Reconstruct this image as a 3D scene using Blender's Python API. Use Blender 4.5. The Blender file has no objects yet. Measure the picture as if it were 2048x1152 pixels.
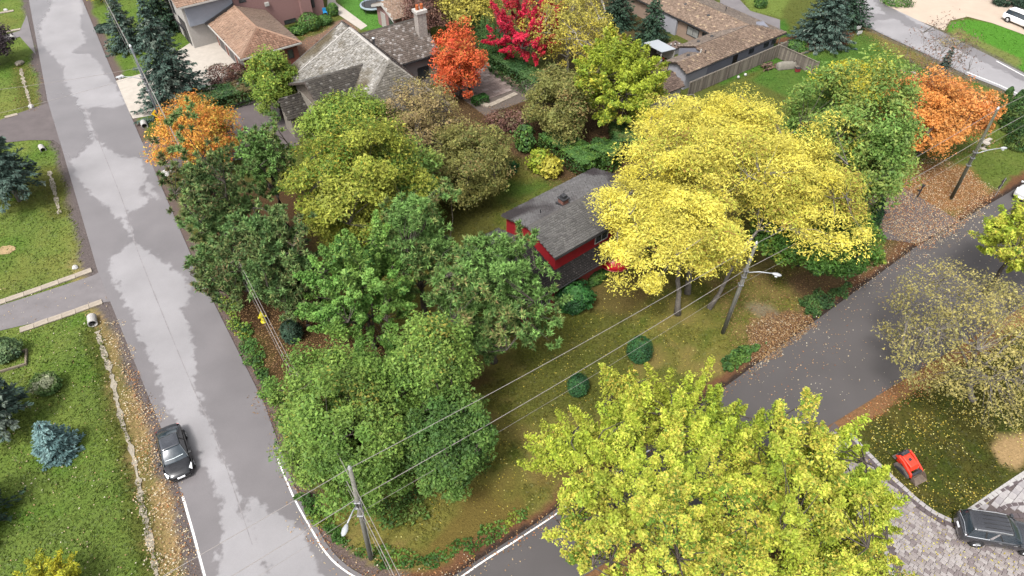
import bpy, bmesh, math, random
import numpy as np
from mathutils import Vector
SC = bpy.context.scene
COL = SC.collection
R_ = math.radians
rng = np.random.default_rng(7)
random.seed(7)

# ------------------------------------------------------------------ camera, sky, sun, exposure
H, F, TH = 44.0, 1365.0, R_(45)
cam = bpy.data.cameras.new('camera'); cam_o = bpy.data.objects.new('camera', cam); COL.objects.link(cam_o)
cam.sensor_width = 36.0; cam.lens = 36.0 * F / 2048.0; cam.clip_start = 1.0; cam.clip_end = 2000.0
cam_o.location = (0, 0, H); cam_o.rotation_euler = (R_(90) - TH, 0, 0)
SC.camera = cam_o
SUN_EL, SUN_AZ = R_(58), R_(-150)      # azimuth: direction the light comes from, measured from +Y towards +X
w = bpy.data.worlds.new('World'); SC.world = w; w.use_nodes = True
nt = w.node_tree; nt.nodes.clear()
sky = nt.nodes.new('ShaderNodeTexSky'); sky.sky_type = 'NISHITA'; sky.sun_disc = False
sky.sun_elevation = SUN_EL; sky.sun_rotation = SUN_AZ; sky.air_density = 1.0; sky.dust_density = 5.0; sky.ozone_density = 1.0
bw = nt.nodes.new('ShaderNodeHueSaturation'); bw.inputs['Saturation'].default_value = 0.16
tc = nt.nodes.new('ShaderNodeTexCoord')
cn = nt.nodes.new('ShaderNodeTexNoise'); cn.inputs['Scale'].default_value = 3.0; cn.inputs['Detail'].default_value = 6
cr = nt.nodes.new('ShaderNodeMapRange'); cr.inputs[1].default_value = 0.3; cr.inputs[2].default_value = 0.7; cr.inputs[3].default_value = 0.62; cr.inputs[4].default_value = 1.4
mx = nt.nodes.new('ShaderNodeVectorMath'); mx.operation = 'SCALE'
bg = nt.nodes.new('ShaderNodeBackground'); bg.inputs['Strength'].default_value = 0.12
wo = nt.nodes.new('ShaderNodeOutputWorld')
nt.links.new(sky.outputs[0], bw.inputs['Color']); nt.links.new(tc.outputs['Generated'], cn.inputs['Vector'])
nt.links.new(cn.outputs['Fac'], cr.inputs[0]); nt.links.new(bw.outputs[0], mx.inputs[0]); nt.links.new(cr.outputs[0], mx.inputs['Scale'])
nt.links.new(mx.outputs[0], bg.inputs['Color']); nt.links.new(bg.outputs[0], wo.inputs['Surface'])
sl = bpy.data.lights.new('sun', 'SUN'); sl.energy = 1.5; sl.angle = R_(11); sl.color = (1.0, 0.96, 0.9)
so = bpy.data.objects.new('sun', sl); COL.objects.link(so)
_d = Vector((math.sin(SUN_AZ) * math.cos(SUN_EL), math.cos(SUN_AZ) * math.cos(SUN_EL), math.sin(SUN_EL)))
so.rotation_euler = (-_d).to_track_quat('-Z', 'Y').to_euler(); so.location = (0, 0, 80)
vs = SC.view_settings; vs.view_transform = 'Standard'; vs.look = 'None'; vs.gamma = 1.0; vs.use_curve_mapping = False
vs.exposure = 1.56
cy = SC.cycles; cy.max_bounces = 5; cy.diffuse_bounces = 3; cy.glossy_bounces = 2; cy.transmission_bounces = 3; cy.transparent_max_bounces = 6
cy.caustics_reflective = False; cy.caustics_refractive = False
cy.use_denoising = True
try: cy.denoiser = 'OPENIMAGEDENOISE'
except Exception: pass
SC.render.film_transparent = False

# ------------------------------------------------------------------ helpers
def P(px, py, z=0.0):
    """photo pixel (2048 wide) -> the point of that ray at height z"""
    u = (px - 1024) / F; v = -(py - 576) / F
    c, s = math.cos(TH), math.sin(TH)
    d = (u, c + v * s, -s + v * c); t = (z - H) / d[2]
    return np.array((d[0] * t, d[1] * t, z))
def Q(x, y, z):
    c, s = math.cos(TH), math.sin(TH); dz = z - H
    dep = y * c - dz * s; up = y * s + dz * c
    return 1024 + F * x / dep, 576 - F * up / dep
def PX(px, py, z=0.0):
    p = P(px, py, z); return F / (p[1] * math.cos(TH) - (z - H) * math.sin(TH))
def poly(pts, z=0.0): return np.array([P(a, b, z)[:2] for a, b in pts])
def lin(c):
    c = np.asarray(c, float) / 255.0
    return np.where(c <= 0.04045, c / 12.92, ((c + 0.055) / 1.055) ** 2.4)
KEXP = 2.5
def A(r, g, b, k=KEXP):                       # a colour seen in the photograph -> albedo
    return tuple(np.clip(lin((r, g, b)) / k, 0.004, 0.85))

def _h(ix, iy, iz, seed):
    n = (ix.astype(np.int64) * 73856093) ^ (iy.astype(np.int64) * 19349663) ^ (iz.astype(np.int64) * 83492791) ^ (seed * 2654435)
    n = (n ^ (n >> 13)) * 1274126177; n = n & 0x7fffffff; n = (n ^ (n >> 16)) & 0xffff
    return n / 65535.0
def vnoise(p, seed=1):
    p = np.asarray(p, float)
    if p.shape[1] == 2: p = np.c_[p, np.zeros(len(p))]
    i = np.floor(p).astype(np.int64); f = p - i; f = f * f * (3 - 2 * f)
    r = 0
    for a in (0, 1):
        for b in (0, 1):
            for c in (0, 1):
                wgt = (f[:, 0] if a else 1 - f[:, 0]) * (f[:, 1] if b else 1 - f[:, 1]) * (f[:, 2] if c else 1 - f[:, 2])
                r = r + wgt * _h(i[:, 0] + a, i[:, 1] + b, i[:, 2] + c, seed)
    return r
def fbm(p, seed=1, o=4):
    p = np.asarray(p, float); s = 0; a = 0.5; t = 0
    for k in range(o):
        s = s + a * vnoise(p * 2 ** k, seed + k * 17); t += a; a *= 0.55
    return s / t
def sdist(p, pg):
    """signed distance of 2-D points to a polygon, positive inside"""
    p = np.asarray(p, float); n = len(pg); d = np.full(len(p), 1e9); ins = np.zeros(len(p), bool)
    for i in range(n):
        a = pg[i]; b = pg[(i + 1) % n]; e = b - a
        q = p - a; t = np.clip((q @ e) / max(e @ e, 1e-9), 0, 1)
        d = np.minimum(d, np.hypot(q[:, 0] - t * e[0], q[:, 1] - t * e[1]))
        c = ((a[1] > p[:, 1]) != (b[1] > p[:, 1]))
        with np.errstate(divide='ignore', invalid='ignore'):
            xx = (b[0] - a[0]) * (p[:, 1] - a[1]) / (b[1] - a[1] if b[1] != a[1] else 1e-9) + a[0]
        ins ^= c & (p[:, 0] < xx)
    return np.where(ins, d, -d)
def ldist(p, pl):
    p = np.asarray(p, float); d = np.full(len(p), 1e9)
    for i in range(len(pl) - 1):
        a = pl[i]; e = pl[i + 1] - a; q = p - a; t = np.clip((q @ e) / max(e @ e, 1e-9), 0, 1)
        d = np.minimum(d, np.hypot(q[:, 0] - t * e[0], q[:, 1] - t * e[1]))
    return d
def sm(x, a, b): t = np.clip((x - a) / (b - a), 0, 1); return t * t * (3 - 2 * t)

# ------------------------------------------------------------------ materials
MATS = {}
def nodes(name):
    m = bpy.data.materials.new(name); m.use_nodes = True; MATS[name] = m
    t = m.node_tree; return m, t, t.nodes['Principled BSDF']
def mat(name, col, rough=0.75, var=0.25, scale=4.0, bump=0.0, metal=0.0, spec=0.35, detail=6, bscale=None):
    if name in MATS: return MATS[name]
    m, t, b = nodes(name)
    b.inputs['Roughness'].default_value = rough; b.inputs['Metallic'].default_value = metal
    b.inputs['Specular IOR Level'].default_value = spec
    tc = t.nodes.new('ShaderNodeTexCoord'); n = t.nodes.new('ShaderNodeTexNoise')
    n.inputs['Scale'].default_value = scale; n.inputs['Detail'].default_value = detail; n.inputs['Roughness'].default_value = 0.65
    t.links.new(tc.outputs['Object'], n.inputs['Vector'])
    r = t.nodes.new('ShaderNodeMapRange'); r.inputs[1].default_value = 0.3; r.inputs[2].default_value = 0.7
    r.inputs[3].default_value = 1 - var; r.inputs[4].default_value = 1 + var
    v = t.nodes.new('ShaderNodeVectorMath'); v.operation = 'SCALE'; v.inputs[0].default_value = col[:3]
    t.links.new(n.outputs['Fac'], r.inputs[0]); t.links.new(r.outputs[0], v.inputs['Scale']); t.links.new(v.outputs[0], b.inputs['Base Color'])
    if bump:
        n2 = t.nodes.new('ShaderNodeTexNoise'); n2.inputs['Scale'].default_value = bscale or scale * 4; n2.inputs['Detail'].default_value = 4
        bp = t.nodes.new('ShaderNodeBump'); bp.inputs['Strength'].default_value = bump; bp.inputs['Distance'].default_value = 0.05
        t.links.new(tc.outputs['Object'], n2.inputs['Vector']); t.links.new(n2.outputs['Fac'], bp.inputs['Height']); t.links.new(bp.outputs[0], b.inputs['Normal'])
    return m
def attr_mat(name, rough=0.8, var=0.2, scale=3.0, bump=0.0, bscale=12.0, spec=0.25, transl=0.0):
    """base colour from the mesh colour attribute 'col' with fine noise on top"""
    if name in MATS: return MATS[name]
    m, t, b = nodes(name)
    b.inputs['Roughness'].default_value = rough; b.inputs['Specular IOR Level'].default_value = spec
    at = t.nodes.new('ShaderNodeAttribute'); at.attribute_name = 'col'
    src = at.outputs['Color']
    if var:
        tc = t.nodes.new('ShaderNodeTexCoord'); n = t.nodes.new('ShaderNodeTexNoise'); n.inputs['Scale'].default_value = scale
        n.inputs['Detail'].default_value = 8; n.inputs['Roughness'].default_value = 0.75
        r = t.nodes.new('ShaderNodeMapRange'); r.inputs[1].default_value = 0.28; r.inputs[2].default_value = 0.72
        r.inputs[3].default_value = 1 - var; r.inputs[4].default_value = 1 + var
        v = t.nodes.new('ShaderNodeVectorMath'); v.operation = 'SCALE'
        t.links.new(tc.outputs['Object'], n.inputs['Vector']); t.links.new(n.outputs['Fac'], r.inputs[0])
        t.links.new(src, v.inputs[0]); t.links.new(r.outputs[0], v.inputs['Scale']); src = v.outputs[0]
        if bump:
            n2 = t.nodes.new('ShaderNodeTexNoise'); n2.inputs['Scale'].default_value = bscale; n2.inputs['Detail'].default_value = 5
            bp = t.nodes.new('ShaderNodeBump'); bp.inputs['Strength'].default_value = bump; bp.inputs['Distance'].default_value = 0.08
            t.links.new(tc.outputs['Object'], n2.inputs['Vector']); t.links.new(n2.outputs['Fac'], bp.inputs['Height']); t.links.new(bp.outputs[0], b.inputs['Normal'])
    t.links.new(src, b.inputs['Base Color'])
    if transl:
        tr = t.nodes.new('ShaderNodeBsdfTranslucent'); t.links.new(src, tr.inputs['Color'])
        ms = t.nodes.new('ShaderNodeMixShader'); ms.inputs[0].default_value = transl
        t.links.new(b.outputs[0], ms.inputs[1]); t.links.new(tr.outputs[0], ms.inputs[2])
        t.links.new(ms.outputs[0], t.nodes['Material Output'].inputs['Surface'])
    return m
def plain(name, col, rough=0.5, metal=0.0, spec=0.5, coat=0.0):
    if name in MATS: return MATS[name]
    m, t, b = nodes(name)
    n = t.nodes.new('ShaderNodeTexNoise'); n.inputs['Scale'].default_value = 2.5; n.inputs['Detail'].default_value = 5
    tcn = t.nodes.new('ShaderNodeTexCoord'); t.links.new(tcn.outputs['Object'], n.inputs['Vector'])
    r = t.nodes.new('ShaderNodeMapRange'); r.inputs[3].default_value = max(rough - 0.06, 0.02); r.inputs[4].default_value = rough + 0.08
    t.links.new(n.outputs['Fac'], r.inputs[0]); t.links.new(r.outputs[0], b.inputs['Roughness'])
    b.inputs['Base Color'].default_value = (*col[:3], 1); b.inputs['Metallic'].default_value = metal
    b.inputs['Specular IOR Level'].default_value = spec; b.inputs['Coat Weight'].default_value = coat
    return m

# ------------------------------------------------------------------ objects
def link(o, parent=None):
    COL.objects.link(o)
    if parent is not None: o.parent = parent
    return o
def tag(o, label=None, cat=None, group=None, kind=None):
    if label: o['label'] = label
    if cat: o['category'] = cat
    if group: o['group'] = group
    if kind: o['kind'] = kind
    return o
def empty(name, loc, rz=0.0, label=None, cat=None, group=None):
    o = bpy.data.objects.new(name, None); link(o); o.location = tuple(loc); o.rotation_euler = (0, 0, rz); o.empty_display_size = 0.3
    return tag(o, label, cat, group)
def mesh_np(name, V, faces, m, parent=None, cols=None, smooth=False):
    """V (n,3); faces: (k,4) or (k,3) int array, or a list of lists; cols: per-vertex rgb"""
    me = bpy.data.meshes.new(name)
    V = np.asarray(V, np.float32)
    if isinstance(faces, np.ndarray):
        k, q = faces.shape
        me.vertices.add(len(V)); me.vertices.foreach_set('co', V.ravel())
        me.loops.add(k * q); me.loops.foreach_set('vertex_index', faces.astype(np.int32).ravel())
        me.polygons.add(k); me.polygons.foreach_set('loop_start', np.arange(0, k * q, q, dtype=np.int32))
        try: me.polygons.foreach_set('loop_total', np.full(k, q, np.int32))
        except Exception: pass
        me.update(calc_edges=True)
    else:
        me.from_pydata([tuple(map(float, v)) for v in V], [], faces); me.update()
    if cols is not None:
        at = me.color_attributes.new('col', 'FLOAT_COLOR', 'POINT')
        c = np.ones((len(V), 4), np.float32); c[:, :3] = cols; at.data.foreach_set('color', c.ravel())
    if smooth: me.polygons.foreach_set('use_smooth', np.ones(len(me.polygons), bool))
    if m is not None: me.materials.append(m)
    o = bpy.data.objects.new(name, me); link(o, parent); return o

class MB:
    """collects shapes in one mesh"""
    def __init__(s): s.V = []; s.F = []; s.n = 0
    def add(s, V, Fc):
        s.V += [tuple(map(float, v)) for v in V]; s.F += [[i + s.n for i in f] for f in Fc]; s.n += len(V); return s
    def box(s, a, b, bev=0.0):
        x0, y0, z0 = a; x1, y1, z1 = b
        V = [(x0, y0, z0), (x1, y0, z0), (x1, y1, z0), (x0, y1, z0), (x0, y0, z1), (x1, y0, z1), (x1, y1, z1), (x0, y1, z1)]
        return s.add(V, [[0, 3, 2, 1], [4, 5, 6, 7], [0, 1, 5, 4], [1, 2, 6, 5], [2, 3, 7, 6], [3, 0, 4, 7]])
    def prism(s, pts, d):
        """polygon of 3-D points extruded by vector d"""
        n = len(pts); d = np.array(d, float); V = [np.array(p, float) for p in pts] + [np.array(p, float) + d for p in pts]
        Fc = [list(range(n))[::-1], [n + i for i in range(n)]] + [[i, (i + 1) % n, n + (i + 1) % n, n + i] for i in range(n)]
        return s.add(V, Fc)
    def tube(s, pts, rad, k=8, cap=True):
        pts = [np.array(p, float) for p in pts]; n = len(pts); rad = rad if hasattr(rad, '__len__') else [rad] * n
        V = []; ref = np.array((0.0, 0.0, 1.0))
        for i, p in enumerate(pts):
            d = pts[min(i + 1, n - 1)] - pts[max(i - 1, 0)]; d = d / (np.linalg.norm(d) + 1e-9)
            a = np.cross(d, ref)
            if np.linalg.norm(a) < 0.1: a = np.cross(d, np.array((1.0, 0, 0)))
            a /= np.linalg.norm(a); b = np.cross(d, a)
            V += [p + rad[i] * (math.cos(2 * math.pi * j / k) * a + math.sin(2 * math.pi * j / k) * b) for j in range(k)]
        Fc = [[i * k + j, i * k + (j + 1) % k, (i + 1) * k + (j + 1) % k, (i + 1) * k + j] for i in range(n - 1) for j in range(k)]
        if cap: Fc += [[j for j in range(k)][::-1], [(n - 1) * k + j for j in range(k)]]
        return s.add(V, Fc)
    def lathe(s, prof, c=(0, 0, 0), k=16):
        V = [(c[0] + r * math.cos(2 * math.pi * j / k), c[1] + r * math.sin(2 * math.pi * j / k), c[2] + z) for r, z in prof for j in range(k)]
        n = len(prof)
        Fc = [[i * k + j, i * k + (j + 1) % k, (i + 1) * k + (j + 1) % k, (i + 1) * k + j] for i in range(n - 1) for j in range(k)]
        return s.add(V, Fc)
    def build(s, name, m, parent=None, smooth=False, bevel=0.0, seg=2, angle=True):
        o = mesh_np(name, np.array(s.V).reshape(-1, 3), s.F, m, parent, smooth=smooth)
        if bevel:
            md = o.modifiers.new('bevel', 'BEVEL'); md.width = bevel; md.segments = seg; md.limit_method = 'ANGLE'
        return o

SHEETS = []
def sheet(name, pts_px, z, m, kind='structure', subdiv_jit=0.0):
    pg = poly(pts_px); n = len(pg); SHEETS.append(pg)
    o = mesh_np(name, np.c_[pg, np.full(n, z)], [list(range(n))], m); tag(o, kind=kind)
    if o.data.polygons[0].normal.z < 0: o.data.flip_normals()
    return o
def smooth_line(p, step=0.6):
    """Catmull-Rom through 2-D points"""
    p = np.asarray(p, float); out = []
    q = np.vstack([2 * p[0] - p[1], p, 2 * p[-1] - p[-2]])
    for i in range(len(p) - 1):
        a, b, c, d = q[i], q[i + 1], q[i + 2], q[i + 3]; n = max(int(np.linalg.norm(c - b) / step), 1)
        for t in np.arange(n) / n:
            out.append(0.5 * ((2 * b) + (c - a) * t + (2 * a - 5 * b + 4 * c - d) * t * t + (3 * b - a - 3 * c + d) * t ** 3))
    out.append(p[-1]); return np.array(out)
def strip(name, pl, wd, z, m, parent=None, kind='structure', jit=0.0):
    pl = np.asarray(pl, float); t = np.gradient(pl, axis=0); t /= np.linalg.norm(t, axis=1)[:, None] + 1e-9
    nrm = np.c_[-t[:, 1], t[:, 0]]; hw = wd / 2 * (1 + jit * (rng.random(len(pl)) - 0.5) * 2)[:, None]
    V = np.vstack([np.c_[pl + nrm * hw, np.full(len(pl), z)], np.c_[pl - nrm * hw, np.full(len(pl), z)]]); n = len(pl)
    i = np.arange(n - 1)
    o = mesh_np(name, V, np.c_[n + i, n + i + 1, i + 1, i], m, parent)
    if parent is None: tag(o, kind=kind)
    return o

# ------------------------------------------------------------------ streets: outline
SL_left = [(58, 0), (95, 200), (125, 300), (195, 540), (325, 862), (362, 985), (405, 1152)]
SL_right = [(165, 0), (248, 200), (395, 540), (530, 810), (572, 930)]
CORNER = [(572, 930), (596, 988), (628, 1045), (664, 1102), (706, 1140), (752, 1160), (820, 1172), (895, 1158), (965, 1115), (1080, 1042)]
SR_up = [(1080, 1042), (1500, 738), (1835, 492), (1925, 440), (2048, 368)]
SR_low = [(1690, 832), (2048, 612)]
lp = poly(SL_left); rp = poly(SL_right); cp = smooth_line(poly(CORNER), 0.5); up = poly(SR_up); lw = poly(SR_low)
cut = int(np.argmin(cp[:, 1])); yc, xc = cp[cut, 1], cp[cut, 0]
def ext(a, b, d): e = b - a; return b + e / np.linalg.norm(e) * d
lp = np.vstack([ext(lp[2], lp[0], 90), lp, ext(lp[3], lp[-1], 30)])
rp_full = np.vstack([ext(rp[2], rp[0], 90), rp, cp[1:cut + 1]])
up_full = np.vstack([cp[cut:], up[1:], ext(up[-3], up[-1], 60)])
dlow = lw[1] - lw[0]
lw_full = np.vstack([lw[0] - dlow / dlow[0] * (lw[0][0] - xc), lw[0], lw[1], lw[1] + (up[-1] - up[-3]) * 3])
ys_ = np.r_[np.arange(4.0, yc, 0.5), np.arange(yc, 135, 0.35)]
def fx(pl, y): o = np.argsort(pl[:, 1]); return np.interp(y, pl[o, 1], pl[o, 0])
def fy(pl, x): o = np.argsort(pl[:, 0]); return np.interp(x, pl[o, 0], pl[o, 1])
# dry, light areas of the left street (photo pixels)
z3 = lambda pts, ox, oy, k=3.0: [(ox + a / k, oy + b / k) for a, b in pts]
DRY = [
 z3([(330,-60),(470,-60),(500,60),(480,150),(520,250),(430,320),(560,335),(640,450),(700,530),(760,620),(690,650),(600,640),(520,648),(540,720),(575,840),(650,890),(740,940),(850,955),(860,1010),(900,1100),(960,1200),(895,1180),(860,1080),(850,1180),(905,1190),(890,1220),(790,1270),(752,1270),(770,1330),(800,1420),(790,1425),(740,1330),(680,1280),(600,1210),(520,1140),(470,1075),(425,975),(510,905),(560,845),(540,780),(510,665),(480,640),(440,570),(380,480),(380,400),(310,330),(250,260),(240,150),(300,60)],0,0),
 z3([(800,430),(820,440),(880,480),(960,540),(1050,610),(1110,630),(1130,720),(1150,770),(1110,800),(1100,870),(1140,950),(1160,1060),(1175,1150),(1160,1284),(1220,1434),(1280,1584),(1350,1754),(1430,1964),(1500,2134),(1560,2290),(1640,2500),(1330,2500),(1310,2400),(1330,2234),(1340,2134),(1330,2004),(1280,1884),(1210,1764),(1130,1650),(1050,1504),(1000,1404),(960,1284),(920,1152),(880,1060),(820,970),(820,890),(760,830),(700,690),(655,600),(670,520),(760,460)],0,340),
 [(490,1012),(512,1000),(560,1035),(600,1060),(625,1100),(640,1160),(560,1200),(520,1110)],
 [(258,205),(285,212),(290,228),(268,232)],
]
def road_mat(name, dry, wet, edge=0.5):
    m, t, b = nodes(name)
    tc = t.nodes.new('ShaderNodeTexCoord')
    at = t.nodes.new('ShaderNodeAttribute'); at.attribute_name = 'dry'
    n1 = t.nodes.new('ShaderNodeTexNoise'); n1.inputs['Scale'].default_value = 1.1; n1.inputs['Detail'].default_value = 9; n1.inputs['Roughness'].default_value = 0.62
    n2 = t.nodes.new('ShaderNodeTexNoise'); n2.inputs['Scale'].default_value = 22; n2.inputs['Detail'].default_value = 3
    n3 = t.nodes.new('ShaderNodeTexNoise'); n3.inputs['Scale'].default_value = 0.25; n3.inputs['Detail'].default_value = 5
    for n in (n1, n2, n3): t.links.new(tc.outputs['Object'], n.inputs['Vector'])
    s1 = t.nodes.new('ShaderNodeMath'); s1.operation = 'MULTIPLY_ADD'; s1.inputs[1].default_value = 2.6; s1.inputs[2].default_value = -1.3
    t.links.new(n1.outputs['Fac'], s1.inputs[0])
    ad = t.nodes.new('ShaderNodeMath'); ad.operation = 'ADD'; t.links.new(at.outputs['Fac'], ad.inputs[0]); t.links.new(s1.outputs[0], ad.inputs[1])
    mr = t.nodes.new('ShaderNodeMapRange'); mr.interpolation_type = 'SMOOTHSTEP'; mr.inputs[1].default_value = -0.2; mr.inputs[2].default_value = 0.2
    t.links.new(ad.outputs[0], mr.inputs[0])
    mix = t.nodes.new('ShaderNodeMix'); mix.data_type = 'RGBA'; mix.inputs[6].default_value = (*wet, 1); mix.inputs[7].default_value = (*dry, 1)
    t.links.new(mr.outputs[0], mix.inputs[0])
    g = t.nodes.new('ShaderNodeMath'); g.operation = 'MULTIPLY'
    a1 = t.nodes.new('ShaderNodeMapRange'); a1.inputs[1].default_value = .3; a1.inputs[2].default_value = .7; a1.inputs[3].default_value = .93; a1.inputs[4].default_value = 1.07
    a2 = t.nodes.new('ShaderNodeMapRange'); a2.inputs[1].default_value = .3; a2.inputs[2].default_value = .7; a2.inputs[3].default_value = .88; a2.inputs[4].default_value = 1.12
    t.links.new(n2.outputs['Fac'], a1.inputs[0]); t.links.new(n3.outputs['Fac'], a2.inputs[0]); t.links.new(a1.outputs[0], g.inputs[0]); t.links.new(a2.outputs[0], g.inputs[1])
    v = t.nodes.new('ShaderNodeVectorMath'); v.operation = 'SCALE'; t.links.new(mix.outputs[2], v.inputs[0]); t.links.new(g.outputs[0], v.inputs['Scale'])
    t.links.new(v.outputs[0], b.inputs['Base Color'])
    rr = t.nodes.new('ShaderNodeMapRange'); rr.inputs[3].default_value = 0.3; rr.inputs[4].default_value = 0.85; t.links.new(mr.outputs[0], rr.inputs[0])
    pu = t.nodes.new('ShaderNodeAttribute'); pu.attribute_name = 'puddle'
    rm = t.nodes.new('ShaderNodeMath'); rm.operation = 'MULTIPLY'; sb = t.nodes.new('ShaderNodeMath'); sb.operation = 'MULTIPLY_ADD'; sb.inputs[1].default_value = -0.9; sb.inputs[2].default_value = 1.0
    t.links.new(pu.outputs['Fac'], sb.inputs[0]); t.links.new(rr.outputs[0], rm.inputs[0]); t.links.new(sb.outputs[0], rm.inputs[1]); t.links.new(rm.outputs[0], b.inputs['Roughness'])
    b.inputs['Specular IOR Level'].default_value = 0.5
    return m
M_street = road_mat('asphalt_worn', A(174, 171, 174), A(141, 136, 138))
M_street2 = road_mat('asphalt_dark', A(98, 93, 93), A(84, 79, 79))
def street(name, G, m, dry, pud=None):
    """G (rows, cols, 3)"""
    r, c, _ = G.shape; V = G.reshape(-1, 3); idx = np.arange(r * c).reshape(r, c)
    Fq = np.c_[idx[:-1, :-1].ravel(), idx[:-1, 1:].ravel(), idx[1:, 1:].ravel(), idx[1:, :-1].ravel()]
    o = mesh_np(name, V, Fq, m); tag(o, kind='structure')
    if o.data.polygons[0].normal.z < 0: o.data.flip_normals()
    for nm, val in (('dry', dry), ('puddle', pud)):
        if val is None: val = np.zeros(len(V))
        at = o.data.attributes.new(nm, 'FLOAT', 'POINT'); at.data.foreach_set('value', np.asarray(val, np.float32))
    return o
ZR = 0.06
nc = 28
xl = fx(lp, ys_); xr = np.where(ys_ < yc, xc, fx(rp_full, ys_))
tt = np.linspace(0, 1, nc)
G = np.zeros((len(ys_), nc, 3)); G[:, :, 0] = xl[:, None] + (xr - xl)[:, None] * tt; G[:, :, 1] = ys_[:, None]; G[:, :, 2] = ZR
pts = G.reshape(-1, 3)[:, :2]
sd = np.max([sdist(pts, poly(d)) for d in DRY], axis=0); sd = np.clip(sd, -2.5, 2.5)
pud = np.zeros(len(pts))
for d in ([(48, -30), (92, -30), (96, 20), (80, 40), (70, 52), (74, 78), (62, 72), (54, 40)], [(95, 225), (104, 228), (106, 250), (98, 246)], [(95, 190), (150, 190), (180, 260), (150, 330), (110, 260)]):
    pud = np.maximum(pud, sm(sdist(pts, poly(d)) + (fbm(pts * 0.6, 5) - .5) * 1.5, -0.3, 0.4) * (1.0 if d[0][0] < 94 else 0.7))
street('street', G, M_street, sd, pud)
xs_ = np.arange(xc, 95, 0.5)
yu = fy(up_full, xs_); yl = fy(lw_full, xs_)
G = np.zeros((len(xs_), 20, 3)); G[:, :, 0] = xs_[:, None]; G[:, :, 1] = yl[:, None] + (yu - yl)[:, None] * np.linspace(0, 1, 20); G[:, :, 2] = ZR
pts = G.reshape(-1, 3)[:, :2]
street('side_street', G, M_street2, np.full(len(pts), 2.5))
# street at the top right
TR_n = poly([(1640, -40), (1722, 48), (1778, 76), (1856, 111), (1927, 148), (1995, 175), (2120, 236)])
TR_f = poly([(1712, -40), (1765, 8), (1812, 30), (1891, 68), (1943, 94), (1995, 120), (2120, 184)])
u_ = np.linspace(0, 1, 90)
def resample(p, n):
    s = np.r_[0, np.cumsum(np.linalg.norm(np.diff(p, axis=0), axis=1))]; s /= s[-1]
    return np.c_[np.interp(np.linspace(0, 1, n), s, p[:, 0]), np.interp(np.linspace(0, 1, n), s, p[:, 1])]
a_, b_ = resample(TR_n, 90), resample(TR_f, 90)
G = np.zeros((90, 16, 3)); G[:, :, :2] = a_[:, None] + (b_ - a_)[:, None] * np.linspace(0, 1, 16)[None, :, None]; G[:, :, 2] = ZR
pts = G.reshape(-1, 3)[:, :2]
dryT = [[(1690,-10),(1735,-10),(1772,30),(1750,28),(1715,12)],[(1722,46),(1770,40),(1790,36),(1810,52),(1850,62),(1885,86),(1940,112),(2060,170),(2060,215),(1927,146),(1856,109),(1778,74)],[(1790,20),(1850,40),(1880,62),(1840,52)]]
street('cross_street', G, M_street, np.clip(np.max([sdist(pts, poly(d)) for d in dryT], axis=0), -2.5, 2.5))
CENTER = poly([(170, 215), (205, 300), (250, 415), (272, 492), (330, 640), (385, 772), (430, 872), (470, 985), (505, 1090)])
M_seam = mat('seam', A(160, 155, 157), 0.8)
strip('street_seam', smooth_line(CENTER, 0.5), 0.07, ZR + 0.004, M_seam, jit=0.7)
M_white = mat('road_paint', (0.5, 0.49, 0.48), 0.6, 0.18, 9)
strip('street_marking', poly([(366, 994), (388, 1070), (412, 1160)]), 0.14, ZR + 0.006, M_white, jit=0.15)
mk = smooth_line(poly([(556, 918), (565, 942), (590, 1000), (620, 1054), (655, 1110), (696, 1146), (745, 1168), (820, 1182), (900, 1166), (972, 1120), (1090, 1044), (1160, 995), (1300, 900)]), 0.4)
strip('street_marking', mk, 0.11, ZR + 0.006, M_white, jit=0.15)
strip('street_marking', poly([(1995, 122), (2047, 150), (2090, 172)]) - np.array((0.25, 0.1)), 0.18, ZR + 0.006, M_white)
strip('street_marking', poly([(1930, 146), (1995, 172), (2060, 203)]) + np.array((0.3, 0.15)), 0.18, ZR + 0.006, M_white)

# ------------------------------------------------------------------ ground sheet
gx = np.r_[np.array([-600, -350, -200, -130, -100]), np.arange(-92, 92.01, 0.4), np.array([100, 130, 200, 350, 600])]
gy = np.r_[np.array([-300, -120, -50, -15, 0]), np.arange(8, 122.01, 0.4), np.array([130, 160, 220, 400, 800])]
GX, GY = np.meshgrid(gx, gy); gp = np.c_[GX.ravel(), GY.ravel()]
gn1 = fbm(gp * 0.35, 11, 5); gn2 = fbm(gp * 0.09, 31, 4); gn3 = fbm(gp * 1.1, 51, 3)
gc = np.zeros((len(gp), 3)); leafd = np.zeros(len(gp))
def blend(mask, c):
    global gc
    gc = gc + (np.asarray(c)[None] - gc) * np.clip(mask, 0, 1)[:, None]
def area(px, c, feather=1.0, nz=1.0, amt=1.0, seed=0):
    s = sdist(gp, poly(px)) + (gn1 - 0.5) * 4 * nz
    blend(sm(s, -feather, feather) * amt, c)
def spots(px, c, thr, seed, sc=0.5, amt=0.7, soft=0.16):
    s = sm(sdist(gp, poly(px)), -0.8, 0.8) * sm(fbm(gp * sc, seed, 6) * 0.7 + gn3 * 0.3, thr - soft, thr + soft)
    blend(s * amt, c)
gc[:] = A(104, 112, 52)
LEFT = [(-300, -60), (60, -60), (95, 200), (195, 540), (325, 862), (405, 1152), (420, 1300), (-400, 1300)]
area(LEFT, A(114, 135, 62), 0.5, 0)
spots(LEFT, A(132, 152, 70), 0.54, 71, 0.25); spots(LEFT, A(86, 126, 40), 0.58, 72, 0.5); spots(LEFT, A(138, 136, 72), 0.55, 73, 0.12, 0.6)
UPL = [(165, -20), (420, -20), (420, 200), (300, 260), (260, 235)]
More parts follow.
